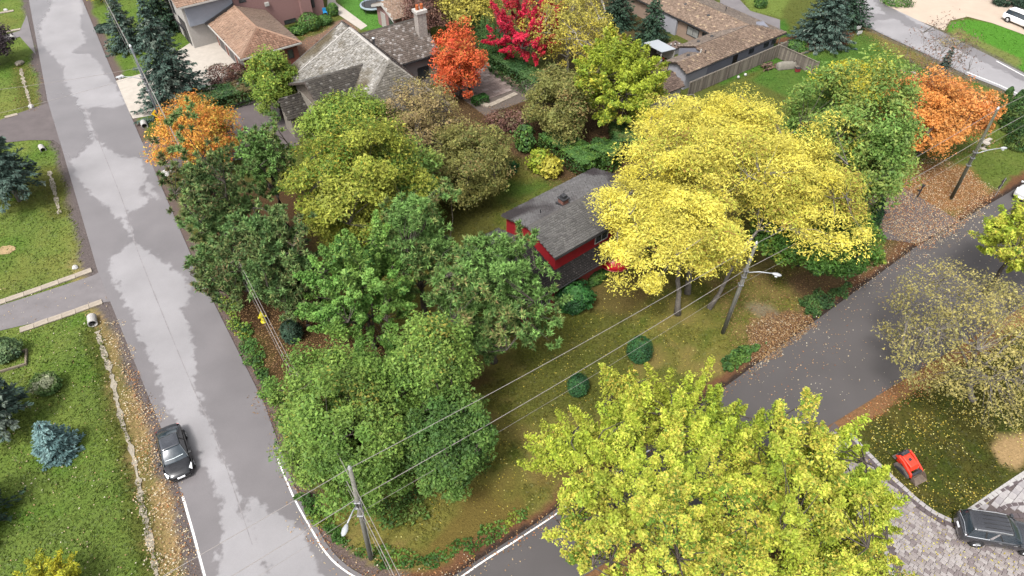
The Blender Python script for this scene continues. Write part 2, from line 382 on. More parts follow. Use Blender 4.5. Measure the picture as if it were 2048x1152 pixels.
area(UPL, A(118, 140, 62), 0.5, 0.3); spots(UPL, A(96, 128, 46), 0.5, 74, 0.4)
# the wooded lot in the middle: tired, brownish grass
LOT = [(400, 600), (540, 830), (640, 1060), (760, 1150), (900, 1150), (1080, 1035), (1500, 735), (1835, 490), (1760, 400), (1500, 300), (1200, 300), (900, 300), (600, 380), (430, 450)]
area(LOT, A(138, 134, 66), 0.4, 0.2); spots(LOT, A(112, 114, 48), 0.50, 75, 0.35); spots(LOT, A(96, 112, 42), 0.58, 76, 0.7, 0.9); spots(LOT, A(154, 134, 82), 0.57, 77, 0.6, 0.8)
area([(470, 620), (700, 600), (860, 700), (980, 760), (860, 1000), (650, 980)], A(92, 72, 46), 1.5, 1.2)
area([(350, 330), (640, 380), (660, 640), (480, 640)], A(88, 66, 44), 1.5, 1.0)
area([(1000, 360), (1110, 360), (1180, 330), (1040, 420), (960, 420)], A(86, 112, 44), 1.5, 1)
area([(850, 330), (1000, 400), (1010, 560), (860, 540)], A(96, 96, 44), 1.5, 1)
area([(1140, 590), (1260, 520), (1380, 560), (1240, 640)], A(112, 92, 58), 0.8, 1.0, 0.7)
area([(1080, 640), (1250, 640), (1290, 740), (1180, 820), (1000, 830)], A(98, 104, 44), 1.5, 1.5, 0.8)
area([(1570, 560), (1700, 460), (1760, 440), (1835, 490), (1610, 640)], A(128, 104, 74), 0.8, 1)
area([(1650, 470), (1730, 480), (1800, 450), (1760, 520), (1690, 540)], A(104, 96, 48), 0.7, 1, 0.7)
area([(1490, 650), (1580, 622), (1640, 650), (1500, 740)], A(124, 94, 72), 0.5, 0.5)
area([(1500, 615), (1540, 605), (1550, 635), (1515, 645)], A(160, 146, 128), 0.6, 0.8, 0.7)
area([(940, 1000), (1100, 940), (1085, 1040), (900, 1150), (760, 1140)], A(124, 108, 56), 1.0, 1.2)
# right: leaf covered ground, lawn under the bare tree, lawns at the top right
RIGHT = [(1770, 370), (1860, 300), (2048, 230), (2300, 200), (2300, 330), (2048, 368), (1925, 440)]
area(RIGHT, A(118, 132, 62), 0.5, 0.2); spots(RIGHT, A(102, 124, 50), 0.5, 79, 0.5)
area([(1740, 400), (1830, 330), (1935, 330), (1990, 385), (1925, 440), (1860, 420)], A(164, 118, 78), 0.9, 0.8, 0.9)
RL = [(1690, 832), (2048, 612), (2300, 500), (2300, 900), (2048, 950), (1890, 1045), (1800, 990)]
area(RL, A(84, 84, 36), 0.4, 0.2); spots(RL, A(112, 98, 48), 0.54, 80, 0.5); spots(RL, A(66, 84, 26), 0.55, 81, 0.7)
area([(1985, 900), (2010, 880), (2060, 880), (2060, 930), (2030, 945), (1995, 930)], A(186, 156, 112), 0.3, 0.4)
area([(1360, 1130), (1600, 1030), (1700, 1060), (1770, 1120), (1780, 1300), (1300, 1300)], A(88, 72, 42), 1, 1)
TRL = [(1580, 110), (1700, 60), (1790, 80), (1930, 150), (1990, 190), (1860, 300), (1700, 250), (1500, 160)]
area(TRL, A(84, 120, 46), 0.5, 0.2); spots(TRL, A(104, 128, 56), 0.55, 82, 0.3)
area([(1722, 48), (1778, 76), (1856, 111), (1927, 148), (1890, 152), (1800, 115), (1725, 62)], A(132, 124, 70), 0.7, 0.8)
area([(1855, 140), (1990, 190), (1960, 260), (1850, 220)], A(150, 112, 74), 1.0, 1.0, 0.8)
FARR = [(1895, 70), (1900, 45), (1935, 38), (2000, 48), (2200, 110), (2200, 230), (2047, 150), (1943, 96)]
area(FARR, A(92, 150, 48), 0.3, 0.1)
area([(1893, 66), (1930, 85), (1990, 116), (2047, 146), (2040, 120), (1980, 90), (1915, 60)], A(140, 138, 82), 0.5, 0.7, 0.8)
area([(1420, 60), (1570, 40), (1600, 110), (1440, 170)], A(80, 122, 44), 0.5, 0.4)
area([(1480, -30), (1590, -30), (1560, 34), (1500, 20)], A(124, 142, 66), 0.5, 0.3)
area([(1545, 85), (1580, 70), (1660, 65), (1720, 62), (1690, 95), (1590, 110)], A(118, 82, 62), 0.5, 0.5)
area([(870, 160), (1240, 200), (1290, 330), (1130, 380), (1000, 300), (860, 300)], A(98, 78, 54), 1.2, 1)
area([(1000, -30), (1330, -30), (1330, 200), (1150, 190)], A(92, 82, 52), 1.0, 1)
area([(480, 90), (590, 85), (690, 40), (720, 60), (600, 140), (500, 180)], A(146, 118, 102), 0.6, 0.8)
area([(660, -20), (760, -20), (790, 60), (720, 60)], A(98, 150, 62), 0.3, 0.1)
area([(300, 230), (420, 190), (560, 190), (560, 330), (330, 340)], A(100, 104, 52), 1.0, 0.8)
# shoulders: gravel beside the streets, with dead leaves on it lower down
dl = ldist(gp, lp); dr = ldist(gp, rp_full); yy = gp[:, 1]
near_left = (gp[:, 0] < fx(lp, yy) + 0.5); near_right = gp[:, 0] > fx(rp_full, yy) - 0.5
wl = np.interp(yy, [14, 30, 46, 60, 110], [2.6, 2.4, 1.9, 1.0, 0.9])
leafz = sm(yy, 52, 40)
blend(near_left * sm(wl - dl + (gn1 - .5) * 2.2, -0.25, 0.25) * leafz, A(178, 152, 108))
blend(near_left * sm(wl - dl + (gn3 - .5) * 2.6, -0.3, 0.3) * sm(gn1, .45, .55) * leafz, A(150, 138, 88))
blend(near_left * sm(0.95 - dl + (gn1 - .5) * 1.6, -0.15, 0.15), A(116, 106, 104))
blend(near_right * sm(0.85 - dr + (gn1 - .5) * 1.6, -0.15, 0.15) * (yy > yc), A(120, 104, 98))
du = ldist(gp, up_full)
blend((gp[:, 1] > fy(up_full, gp[:, 0]) - 0.3) * (gp[:, 0] > xc) * sm(1.1 - du + (gn1 - .5) * 1.8, -0.2, 0.2), A(128, 92, 66))
blend((gp[:, 1] > fy(up_full, gp[:, 0]) - 0.3) * (gp[:, 0] > xc) * sm(0.4 - du + (gn1 - .5) * 0.5, -0.1, 0.1), A(70, 58, 52))
dlw = ldist(gp, lw_full)
blend((gp[:, 1] < fy(lw_full, gp[:, 0]) + 0.3) * (gp[:, 0] > xc) * sm(1.3 - dlw + (gn1 - .5) * 1.6, -0.2, 0.2), A(150, 112, 78))
for tr in (TR_n, TR_f): blend(sm(0.8 - ldist(gp, tr) + (gn1 - .5) * 1.0, -0.15, 0.15) * 0.8, A(116, 108, 96))
# swales with a pale stony line along the left lawns
SW = [[(193, 660), (205, 700), (222, 750), (232, 800), (245, 850), (262, 900), (275, 960), (282, 1010), (290, 1040), (300, 1090), (312, 1150)],
      [(97, 340), (105, 370), (112, 400), (118, 425)], [(40, 135), (46, 160), (55, 190), (62, 218)]]
swd = np.full(len(gp), 99.0); gz = (gn3 - 0.5) * 0.05
for k, s in enumerate(SW):
    d = ldist(gp, poly(s)); swd = np.minimum(swd, d)
gz = gz - 0.22 * np.exp(-(swd / 0.9) ** 2)
blend(sm(1.1 - swd, -0.4, 0.4) * 0.5, A(104, 100, 46))
M_ground = attr_mat('grassy_ground', 0.95, 0.42, 5.0, 0.9, 9.0, 0.1)
i_ = np.arange(len(gp)).reshape(len(gy), len(gx))
Fq = np.c_[i_[:-1, :-1].ravel(), i_[:-1, 1:].ravel(), i_[1:, 1:].ravel(), i_[1:, :-1].ravel()]
tag(mesh_np('ground', np.c_[gp, np.minimum(gz, 0.03)], Fq, M_ground, cols=gc), kind='structure')
def ground_col(p):
    fi = np.clip(np.searchsorted(gx, p[:, 0]) - 1, 0, len(gx) - 1); fj = np.clip(np.searchsorted(gy, p[:, 1]) - 1, 0, len(gy) - 1)
    return gc[fj * len(gx) + fi]
M_stone = mat('pale_stone', A(188, 178, 160), 0.9, 0.35, 6, 0.5)
for s in SW:
    strip('swale_channel', smooth_line(poly(s), 0.35), 0.34, -0.14, M_stone, jit=0.75)

# ------------------------------------------------------------------ driveways, walks, patio
M_asph = mat('driveway_asphalt', A(142, 136, 138), 0.7, 0.14, 0.8, 0.1)
M_asph2 = mat('driveway_asphalt_dark', A(118, 108, 108), 0.7, 0.16, 0.8, 0.1)
M_conc = mat('concrete', A(218, 208, 196), 0.85, 0.1, 1.5)
M_tan = mat('tan_concrete', A(222, 202, 182), 0.85, 0.07, 0.5)
M_kerb = mat('edge_stone', A(192, 179, 163), 0.85, 0.2, 3, 0.2)
ZD = 0.05
sheet('driveway', [(-160, 90), (-20, 78), (40, 62), (54, 30), (72, 110), (40, 66 + 8), (-160, 130)], ZD, M_asph)
sheet('driveway', [(-120, 262), (-20, 248), (22, 232), (92, 208), (100, 206), (122, 292), (108, 281), (58, 281), (-120, 300)], ZD, M_asph2)
sheet('driveway', [(-200, 660), (0, 612), (70, 590), (186, 552), (208, 540), (234, 602), (205, 606), (70, 646), (0, 662), (-200, 720)], ZD, M_asph)
sheet('driveway', [(226, 164), (290, 146), (420, 60), (480, 120), (480, 180), (410, 205), (300, 232), (266, 238)], ZD, M_conc)
sheet('driveway', [(268, 288), (330, 276), (445, 225), (540, 190), (600, 215), (600, 290), (480, 320), (372, 330), (318, 352), (300, 340)], ZD, M_asph2)
sheet('driveway', [(1702, 416), (1765, 370), (1800, 372), (1918, 442), (1836, 488), (1700, 470)], ZD, M_asph2)
sheet('driveway', [(1768, 12), (1828, -30), (2400, -30), (2400, 120), (2048, 70), (1985, 47), (1935, 34), (1900, 42), (1888, 62), (1812, 32)], ZD, M_tan)
sheet('driveway', [(1440, -30), (1470, -10), (1500, 22), (1560, 40), (1560, 60), (1520, 52), (1440, 10)], ZD, M_asph)
sheet('walkway', [(1745, 8), (1765, -10), (1800, -20), (1830, -5), (1802, 14), (1770, 14)], ZD - 0.004, M_conc)
sheet('walkway', [(655, -20), (668, -20), (672, 5), (735, 52), (722, 60), (655, 15)], ZD, M_conc)
sheet('backyard_slab', [(1310, 130), (1335, 118), (1345, 150), (1310, 170)], ZD, mat('old_pavers', A(150, 132, 96), 0.9, 0.3, 2, 0.2))
# edging stones of the mid-left driveway: each stone its own
def edge_stones(parent_name, line, wd, ln, m, hgt=0.1, gap=0.02, jit=0.03, z0=0.03):
    pl = resample(np.asarray(line), max(int(np.sum(np.linalg.norm(np.diff(line, axis=0), axis=1)) / ln), 2))
    root = bpy.data.objects.new(parent_name, None); link(root); tag(root, kind='structure')
    me = None
    for a, b in zip(pl[:-1], pl[1:]):
        if me is None:
            o = MB().box((-ln / 2 + gap / 2, -wd / 2, 0), (ln / 2 - gap / 2, wd / 2, hgt)).build('edge_stone', m, root, bevel=0.012, seg=1); me = o.data
        else:
            o = bpy.data.objects.new('edge_stone', me); link(o, root)
        c = (a + b) / 2; o.location = (c[0], c[1], z0 + random.uniform(-.008, .008)); o.rotation_euler = (0, 0, math.atan2(*(b - a)[::-1]) + random.uniform(-jit, jit))
        o.scale = (np.linalg.norm(b - a) / ln, 1, 1)
    return root
edge_stones('driveway_edging', poly([(-60, 624), (0, 606), (70, 582), (184, 541)]), 0.62, 1.15, M_kerb)
edge_stones('driveway_edging', poly([(40, 662), (75, 650), (140, 628), (205, 604)]), 0.62, 0.85, M_kerb)
edge_stones('driveway_edging', poly([(-60, 36), (0, 27), (28, 22)]), 0.5, 1.2, M_kerb)
edge_stones('driveway_edging', poly([(-40, 76), (5, 66), (42, 59)]), 0.5, 1.2, M_kerb)
edge_stones('driveway_edging', poly([(10, 236), (36, 229)]), 0.5, 0.8, M_kerb)
edge_stones('driveway_edging', poly([(445, 225), (480, 207), (525, 192)]), 0.45, 0.8, mat('grey_edge', A(130, 126, 120), .9, .3, 3))

# ------------------------------------------------------------------ vegetation
M_leaf = attr_mat('leaf', 0.6, 0.0, spec=0.22, transl=0.3)
M_needle = attr_mat('needle', 0.65, 0.0, spec=0.2, transl=0.12)
M_bark = mat('bark', (0.055, 0.045, 0.037), 0.9, 0.4, 3, 0.8)
M_barkg = mat('bark_grey', (0.13, 0.115, 0.1), 0.9, 0.35, 3, 0.8)
M_twig = mat('twig_grey', (0.22, 0.2, 0.17), 0.9, 0.3, 3)
def unit(v): return v / (np.linalg.norm(v, axis=-1, keepdims=True) + 1e-9)
def cards(C, N, S, asp, r, axis=None, fold=0.12):
    """one folded rhombus leaf spray per centre; C, N (n,3), S (n,)"""
    n = len(C); N = unit(N)
    t = r.normal(size=(n, 3)) if axis is None else axis + r.normal(size=(n, 3)) * 0.15
    t = unit(t - N * np.sum(t * N, 1, keepdims=True)); b = np.cross(N, t)
    s = S[:, None]
    V = np.stack([C - t * s * .5, C + b * s * asp * .5 + N * s * fold + t * s * .06, C + t * s * .5, C - b * s * asp * .5 + N * s * fold + t * s * .06], 1).reshape(-1, 3)
    return V, np.arange(4 * n).reshape(n, 4)
def needles(C, N, S, asp, r, axis):
    n = len(C); N = unit(N); t = axis + r.normal(size=(n, 3)) * 0.12
    t = unit(t - N * np.sum(t * N, 1, keepdims=True)); b = np.cross(N, t); s = S[:, None]
    return np.stack([C - t * s * .5 - b * s * asp * .5, C - t * s * .5 + b * s * asp * .5, C + t * s * .55], 1).reshape(-1, 3), np.arange(3 * n).reshape(n, 3)
def palette(p, pal, seed, scale, r, clump_id=None, jit=0.16):
    """colour per leaf from a list of (rgb albedo, weight): patches by noise, jitter by clump and leaf"""
    cs = np.array([c for c, _ in pal]); wt = np.array([w_ for _, w_ in pal], float); wt /= wt.sum(); cum = np.cumsum(wt)
    n = fbm(p * scale, seed, 3); 
    n = (np.argsort(np.argsort(n)) + 0.5) / len(n)
    if clump_id is not None:
        cv = r.random(clump_id.max() + 1)[clump_id]; n = np.clip(n * 0.62 + cv * 0.38 + r.normal(size=len(n)) * 0.12, 0, 0.999)
    k = np.clip(np.searchsorted(cum, n), 0, len(cs) - 1)
    k2 = np.clip(k + r.integers(-1, 2, len(k)), 0, len(cs) - 1)
    f = (r.random(len(k)) * 0.5)[:, None]
    c = cs[k] * (1 - f) + cs[k2] * f
    c = c * (1 + r.normal(size=len(k)) * jit)[:, None]
    if clump_id is not None: c = c * (1 + (r.random(clump_id.max() + 1)[clump_id] - .5) * 0.4)[:, None]
    return np.clip(c, 0.003, 0.85)
def fit(bbox, zc, rzmax=2.2, rzmin=0.45):
    """crown box in the photograph + height of the crown's middle -> centre, horizontal radius, vertical radius"""
    x0, y0, x1, y1 = bbox; cx, cy = (x0 + x1) / 2, (y0 + y1) / 2
    c = P(cx, cy, zc); s = PX(cx, cy, zc); R = (x1 - x0) / 2 / s; hh = (y1 - y0) / 2 / s
    phi = math.atan2(H - zc, c[1])
    rz = math.sqrt(max((hh ** 2 - (R * math.sin(phi)) ** 2), 0)) / math.cos(phi)
    rz = min(max(rz, rzmin * R), rzmax * R, zc - 0.3)
    ry = R
    if hh > 0: # squash front to back when the picture shows a low crown
        q = hh ** 2 - (rz * math.cos(phi)) ** 2
        ry = min(max(math.sqrt(max(q, 0)) / math.sin(phi), 0.6 * R), 1.3 * R)
    return c, R, ry, rz
def wob(a, b, n, amp, r):
    t = np.linspace(0, 1, n)[:, None]; p = a + (b - a) * t
    w_ = r.normal(size=(n, 3)) * amp * np.linalg.norm(b - a); w_[0] = 0; w_[-1] = 0
    return p + w_
def limbs(base, fork, C, R, ry, rz, clumps, nl, r, r0, twig=0.02, up=0.15):
    """trunk from base to fork and on into the crown, nl limbs, a twig to every clump"""
    tr, br = MB(), MB()
    top = np.array((C[0], C[1], C[2] + rz * up))
    p1 = wob(base, fork, 5, 0.02, r); p2 = wob(fork, top, 5, 0.03, r)
    path = np.vstack([p1, p2[1:]]); rad = np.linspace(r0, r0 * 0.28, len(path)); rad[0] = r0 * 1.35
    tr.tube(path, list(rad), 8)
    nodes_ = [p2[1:]]
    for k in range(nl):
        th = 2 * math.pi * (k + r.random() * 0.6) / nl; el = r.uniform(-0.1, 0.7)
        tgt = C + np.array((R * 0.72 * math.cos(th) * math.cos(el), ry * 0.72 * math.sin(th) * math.cos(el), rz * 0.72 * math.sin(el)))
        st = path[min(4 + r.integers(0, 4), len(path) - 2)]
        mid = st + (tgt - st) * 0.5 + np.array((0, 0, -0.06 * np.linalg.norm(tgt - st)))
        lp_ = np.vstack([wob(st, mid, 4, 0.03, r), wob(mid, tgt, 4, 0.03, r)[1:]])
        br.tube(lp_, list(np.linspace(r0 * 0.42, r0 * 0.1, len(lp_))), 6, cap=False); nodes_.append(lp_[2:])
    nd = np.vstack(nodes_)
    for c in clumps:
        d = np.linalg.norm(nd - c, axis=1) + np.maximum(nd[:, 2] - c[2], 0) * 0.7; q = nd[int(np.argmin(d))]
        m = (q + c) / 2 + r.normal(size=3) * 0.06 * np.linalg.norm(c - q)
        br.tube([q, m, c], [twig * 2, twig * 1.3, twig * 0.5], 3, cap=False)
    return tr, br
def crown_clumps(C, R, ry, rz, n, r, lump=0.34, zmin=-0.75, inner=0.28, taper=0.0, seed=1):
    i = np.arange(n) + 0.5; zz = zmin + (1 - zmin) * i / n; th = i * 2.399963 + r.normal(size=n) * 0.35
    zz = np.clip(zz + r.normal(size=n) * 0.05, -0.98, 0.99)
    q = np.sqrt(1 - zz ** 2); d = np.c_[q * np.cos(th), q * np.sin(th), zz]
    lo = 1 - lump / 2 + lump * (fbm(d * 2.0 + seed * 3.1, seed, 2) - 0.5) * 2.4
    f = np.where(r.random(n) < inner, r.uniform(0.4, 0.8, n), r.uniform(0.84, 1.0, n)) * lo
    tp = 1 - taper * zz
    p = C + d * np.c_[f * R * tp, f * ry * tp, f * rz]
    return p, d
TREES = {}
def tree(name, label, bbox, zc, pal, style='round', leaves=14000, leaf=0.3, n=None, base=None, seed=1, bark=None, lump=0.34, taper=0.0, cl=None, tr=None, nl=7, twig=0.02, inner=0.28, zmin=-0.75, group=None, pscale=0.25, cat='tree', forkf=0.45, zflat=None, rzmax=2.2):
    r = np.random.default_rng(seed * 97 + 5); C, R, ry, rz = fit(bbox, zc, rzmax)
    R *= 1.09; ry *= 1.09; rz *= 1.05
    tf = style == 'tuft'
    leaves = int(leaves * (1.17 if tf else 2.05)); leaf = leaf * (0.84 if tf else 0.69)
    b = np.array((C[0], C[1], 0.0)) if base is None else P(*base)
    root = empty(name, b, 0, label, cat, group); b0 = b.copy()
    area_ = R * ry * 2 + R * rz * 3
    n = n or int(np.clip(area_ * 2.2, 50, 420)); cl = cl or np.clip(math.sqrt(area_ / n) * 1.15, 0.45, 1.5)
    cp_, dr_ = crown_clumps(C, R - cl * .3, ry - cl * .3, max(rz - cl * .3, .4), n, r, lump, zmin, inner, taper, seed)
    cp_[:, 2] = np.maximum(cp_[:, 2], 0.35)
    m = max(leaves // n, 6); ids = np.repeat(np.arange(n), m); N_ = n * m
    out = unit(dr_ * np.array((1, 1, 0.8)) + np.array((0, 0, 0.25)))[ids]
    upv = np.array((0, 0, 1.0))
    csz = (cl * r.uniform(0.6, 1.4, n))[ids][:, None]
    g = unit(r.normal(size=(N_, 3))) * (r.random((N_, 1)) ** 0.45)
    if style == 'spray':      # upright pointed sprays
        ax = unit(out * 0.95 + upv * 0.32 + r.normal(size=(n, 3))[ids] * 0.25); u = r.random((N_, 1)) ** 0.8
        off = ax * (u * 1.7 - 0.8) * csz + g * csz * (0.62 - 0.42 * u)
        nrm = upv * 0.6 + out * 0.5 + r.normal(size=(N_, 3)) * 0.6
    elif style == 'flat':     # feathery, layered plates
        off = g * csz * np.array((1.25, 1.25, 0.34)); off[:, 2] -= (off[:, 0] ** 2 + off[:, 1] ** 2) / csz[:, 0] * 0.18
        nrm = upv * 0.9 + out * 0.3 + r.normal(size=(N_, 3)) * 0.5
    elif style == 'tuft':     # pine needles in brushes
        ax = unit(out * 0.5 + upv * 0.8 + r.normal(size=(n, 3))[ids] * 0.3)
        sub = 4; tip = unit(r.normal(size=(n * sub, 3)) + np.repeat(unit(out.reshape(n, m, 3)[:, 0] + upv * 0.7), sub, 0) * 0.9) * r.uniform(.35, 1.15, (n * sub, 1))
        tid = ids * sub + r.integers(0, sub, N_)
        dd = unit(r.normal(size=(N_, 3)) + upv * 0.55)
        off = tip[tid] * csz * 1.1 + dd * 0.16
        nrm = np.cross(dd, r.normal(size=(N_, 3)))
    else:
        off = g * csz * np.array((1.05, 1.05, 0.72))
        nrm = upv * 0.65 + out * 0.5 + r.normal(size=(N_, 3)) * 0.6
    Cp = cp_[ids] + off
    Cp[:, 2] = np.maximum(Cp[:, 2], 0.12)
    S = leaf * np.clip(np.exp(r.normal(size=N_) * 0.33), .45, 1.9)
    if style == 'tuft':
        V, Fq = needles(Cp, nrm, S * 1.2, 0.36, r, dd)
    else:
        V, Fq = needles(Cp, nrm, S * (1.3 if style == 'flat' else 1), 0.4 if style == 'flat' else 0.7, r, r.normal(size=(N_, 3)))
    cc = palette(Cp, pal, seed, pscale, r, ids)
    if style == 'tuft': cc = np.clip(cc * (0.78 + 0.5 * r.random(n * sub)[tid])[:, None], .003, .85)
    mesh_np('crown', V - b, Fq, M_needle if style == 'tuft' else M_leaf, root, cols=np.repeat(cc, Fq.shape[1], 0))
    fork = np.array((b[0] + (C[0] - b[0]) * 0.35, b[1] + (C[1] - b[1]) * 0.35, max(C[2] - rz * 0.75, 0.6) if rz > .9 else 0.4)) 
    r0 = tr or np.clip(0.018 * (C[2] + rz) + 0.03, 0.05, 0.32)
    t, bb = limbs(b * 1.0, fork, C, R, ry, rz, cp_, nl, r, r0, twig)
    for mb, nm in ((t, 'trunk'), (bb, 'branches')):
        mb.V = [(v[0] - b[0], v[1] - b[1], v[2] - b[2]) for v in mb.V]
        q_ = mb.build(nm, bark or M_bark, root, smooth=True)
        if nm == 'branches': tag(q_, kind='stuff')
    return root
def height_from(bx, by, topy):
    b = P(bx, by); hs = np.linspace(0.5, 22, 431); return float(hs[np.argmin([abs(Q(b[0], b[1], h)[1] - topy) for h in hs])])
def spruce(name, label, base, topy, r_m, pal, seed=1, dens=1.0, clear=0.04, droop=0.25, cat='tree', group=None, leaf=0.42, power=0.9, h=None):
    r = np.random.default_rng(seed * 31 + 3); b = P(*base); h = h or height_from(base[0], base[1], topy)
    root = empty(name, b, 0, label, cat, group)
    tiers = int(h / 0.42) + 3; Cs, Ax, Nn, Sz = [], [], [], []; br = MB()
    for k in range(tiers):
        f = (k + r.random() * 0.5) / tiers; z = h * (clear + (1 - clear) * f); rad = r_m * (1 - f) ** power * r.uniform(0.85, 1.1) + 0.12
        nb = max(int((5 + 7 * (1 - f)) * (0.8 + 0.2 * dens)), 4)
        for j in range(nb):
            th = 2 * math.pi * (j + r.random() * 0.8) / nb + k * 1.1; ln = rad * r.uniform(0.72, 1.12)
            d = np.array((math.cos(th), math.sin(th), 0)); sd_ = np.array((-d[1], d[0], 0))
            nn = max(int(ln * 15 * dens), 7); u = r.random(nn) ** 0.7
            sp = (1 - u) * ln * 0.30 + 0.14
            lat = r.uniform(-1, 1, nn) * sp; zz = z - droop * (u ** 1.6) * ln + 0.16 * u ** 4 * ln + r.normal(size=nn) * 0.05
            p = d * (u * ln)[:, None] + sd_ * lat[:, None]; p[:, 2] = zz
            Cs.append(p); a = d * 0.8 + sd_ * (lat / sp)[:, None] * 0.9; a[:, 2] -= 0.1; Ax.append(a)
            nv = np.array((0, 0, 1.0)) + d * 0.35 + r.normal(size=(nn, 3)) * 0.38; Nn.append(nv); Sz.append(leaf * r.uniform(0.7, 1.25, nn))
            br.tube([(0, 0, z), tuple(d * ln * .55 + np.array((0, 0, z - droop * .35 * ln))), tuple(d * ln * .95 + np.array((0, 0, z - droop * .85 * ln)))], [0.035, 0.022, 0.008], 3, cap=False)
    Cs = np.vstack(Cs); Cs[:, 2] = np.maximum(Cs[:, 2], 0.1)
    V, Fq = cards(Cs, np.vstack(Nn), np.concatenate(Sz), 0.42, r, axis=unit(np.vstack(Ax)), fold=0.06)
    cc = palette(Cs + b, pal, seed, 0.5, r, None, 0.2)
    mesh_np('crown', V, Fq, M_needle, root, cols=np.repeat(cc, 4, 0))
    MB().tube(wob(np.zeros(3), np.array((0, 0, h * 0.97)), 6, 0.004, r), list(np.linspace(0.03 + h * 0.018, 0.02, 6)), 8).build('trunk', M_barkg, root, smooth=True)
    tag(br.build('branches', M_bark, root), kind='stuff')
    return root
def bush(name, label, base, hgt, rx, ry, pal, seed=1, leaves=2500, leaf=0.2, rot=0.0, shape='egg', cat='shrub', group=None, needle=False, lump=0.22, world=False):
    """a shrub: shell of leaves over an egg, cone, column or box"""
    r = np.random.default_rng(seed * 53 + 1); b = np.array((*base[:2], 0.0)) if world else P(*base)
    root = empty(name, b, rot, label, cat, group); n = leaves
    if shape == 'box':
        f = r.random((n, 3)) * 2 - 1; k = r.integers(0, 5, n)
        f[k < 3, 2] = np.where(r.random((k < 3).sum()) < 2, 1, 1); f[k == 3, 0] = np.sign(f[k == 3, 0]); f[k == 4, 1] = np.sign(f[k == 4, 1])
        lo = 1 + (fbm(f * 2.3 + seed, seed, 3) - .5) * lump * 2
        p = f * np.array((rx, ry, hgt / 2)) * lo[:, None]; p[:, 2] += hgt / 2; nr = f * np.array((.4, .4, 1))
    else:
        zz = r.random(n); th = r.random(n) * 2 * math.pi
        if shape == 'egg': q = np.sqrt(np.clip(1 - (2 * zz - 0.9) ** 2 / 1.25, 0.02, 1))
        elif shape == 'cone': q = np.minimum((1 - zz) ** 0.75 + 0.04, 1) * np.minimum(zz * 6 + .6, 1)
        else: q = np.minimum((1 - zz) ** 0.42, 1) * np.minimum(zz * 4 + .7, 1)
        d3 = np.c_[np.cos(th), np.sin(th), zz * 2]
        lo = (1 + (fbm(d3 * 2.6 + seed, seed, 3) - .5) * lump * 3) * r.uniform(0.72, 1.02, n)
        p = np.c_[rx * q * lo * np.cos(th), ry * q * lo * np.sin(th), hgt * zz * (0.93 + 0.1 * lo)]
        nr = np.c_[np.cos(th), np.sin(th), 0.35 + zz]
    ax = None
    if needle: ax = np.c_[nr[:, :2] * 0.35, np.ones(n)]
    V, Fq = cards(p, nr + r.normal(size=(n, 3)) * 0.5, leaf * r.uniform(.65, 1.3, n), 0.45 if needle else 0.66, r, axis=ax)
    V[:, 2] = np.maximum(V[:, 2], 0.04)
    cc = palette(p + b, pal, seed, 0.8, r, None, 0.2)
    mesh_np('foliage', V, Fq, M_needle if needle else M_leaf, root, cols=np.repeat(cc, 4, 0))
    st = MB()
    for k in range(4):
        a = r.random() * 6.28; st.tube([(0, 0, 0), (math.cos(a) * rx * .25, math.sin(a) * ry * .25, hgt * .4), (math.cos(a) * rx * .5, math.sin(a) * ry * .5, hgt * .75)], [0.05, 0.03, 0.01], 5, cap=False)
    st.build('stem', M_bark, root)
    return root
def PL(*cs):  # palette of (r,g,b,weight) given as seen in the photograph
    return [(np.array(A(*c[:3], k=1.75)), c[3]) for c in cs]
LOC = PL((234, 218, 82, 3), (242, 232, 108, 5), (222, 204, 86, 2), (202, 210, 88, 2.6), (170, 132, 74, 0.4))
MAPY = PL((152, 178, 60, 2.6), (188, 204, 70, 4), (208, 214, 86, 3.6), (228, 206, 92, 1.4), (122, 158, 58, 2.4))
ASH = PL((104, 140, 62, 3), (124, 158, 70, 4), (142, 170, 78, 3), (86, 122, 56, 2), (168, 160, 74, .4))
ASHD = PL((82, 118, 58, 3), (100, 134, 62, 4), (118, 146, 70, 3), (140, 146, 74, .5))
BRT = PL((104, 152, 68, 3), (126, 170, 80, 4), (146, 180, 88, 3), (84, 130, 58, 2))
LIN = PL((164, 174, 70, 3), (186, 190, 80, 4), (124, 148, 54, 3.5), (184, 166, 62, 1), (96, 132, 48, 3))
LING = PL((134, 162, 66, 3), (158, 176, 72, 3), (110, 148, 60, 3), (184, 182, 78, 1))
OLI = PL((134, 138, 74, 3), (156, 150, 84, 3), (116, 128, 66, 3), (172, 146, 96, 1.8))
BRN = PL((160, 140, 98, 3), (180, 158, 108, 3), (166, 158, 90, 3), (148, 126, 98, 2))
RED = PL((222, 44, 76, 3), (240, 62, 94, 4), (200, 36, 60, 3), (214, 84, 78, 1))
ORR = PL((236, 106, 62, 4), (242, 132, 72, 3), (220, 80, 58, 3), (216, 148, 76, 1.8))
ORY = PL((230, 172, 76, 3), (232, 142, 70, 2), (214, 184, 80, 3.5), (236, 124, 70, 1.5), (200, 190, 78, 2))
ORG = PL((244, 164, 84, 4), (246, 180, 106, 3), (238, 144, 70, 3), (232, 176, 130, 1))
GRN = PL((116, 154, 72, 3), (136, 168, 82, 3), (162, 178, 90, 3), (104, 142, 62, 2), (196, 190, 82, 1.6))
GRND = PL((66, 104, 44, 3), (84, 124, 50, 3), (104, 140, 58, 2), (150, 160, 60, .6))
YG = PL((166, 184, 60, 3), (184, 196, 66, 3), (142, 170, 58, 3), (202, 196, 72, 1.5))
YEL = PL((206, 190, 78, 3), (190, 180, 84, 3), (170, 164, 80, 2))
PIN = PL((98, 134, 78, 3), (122, 156, 90, 3), (134, 142, 86, 2), (86, 120, 70, 3), (148, 128, 92, .6))
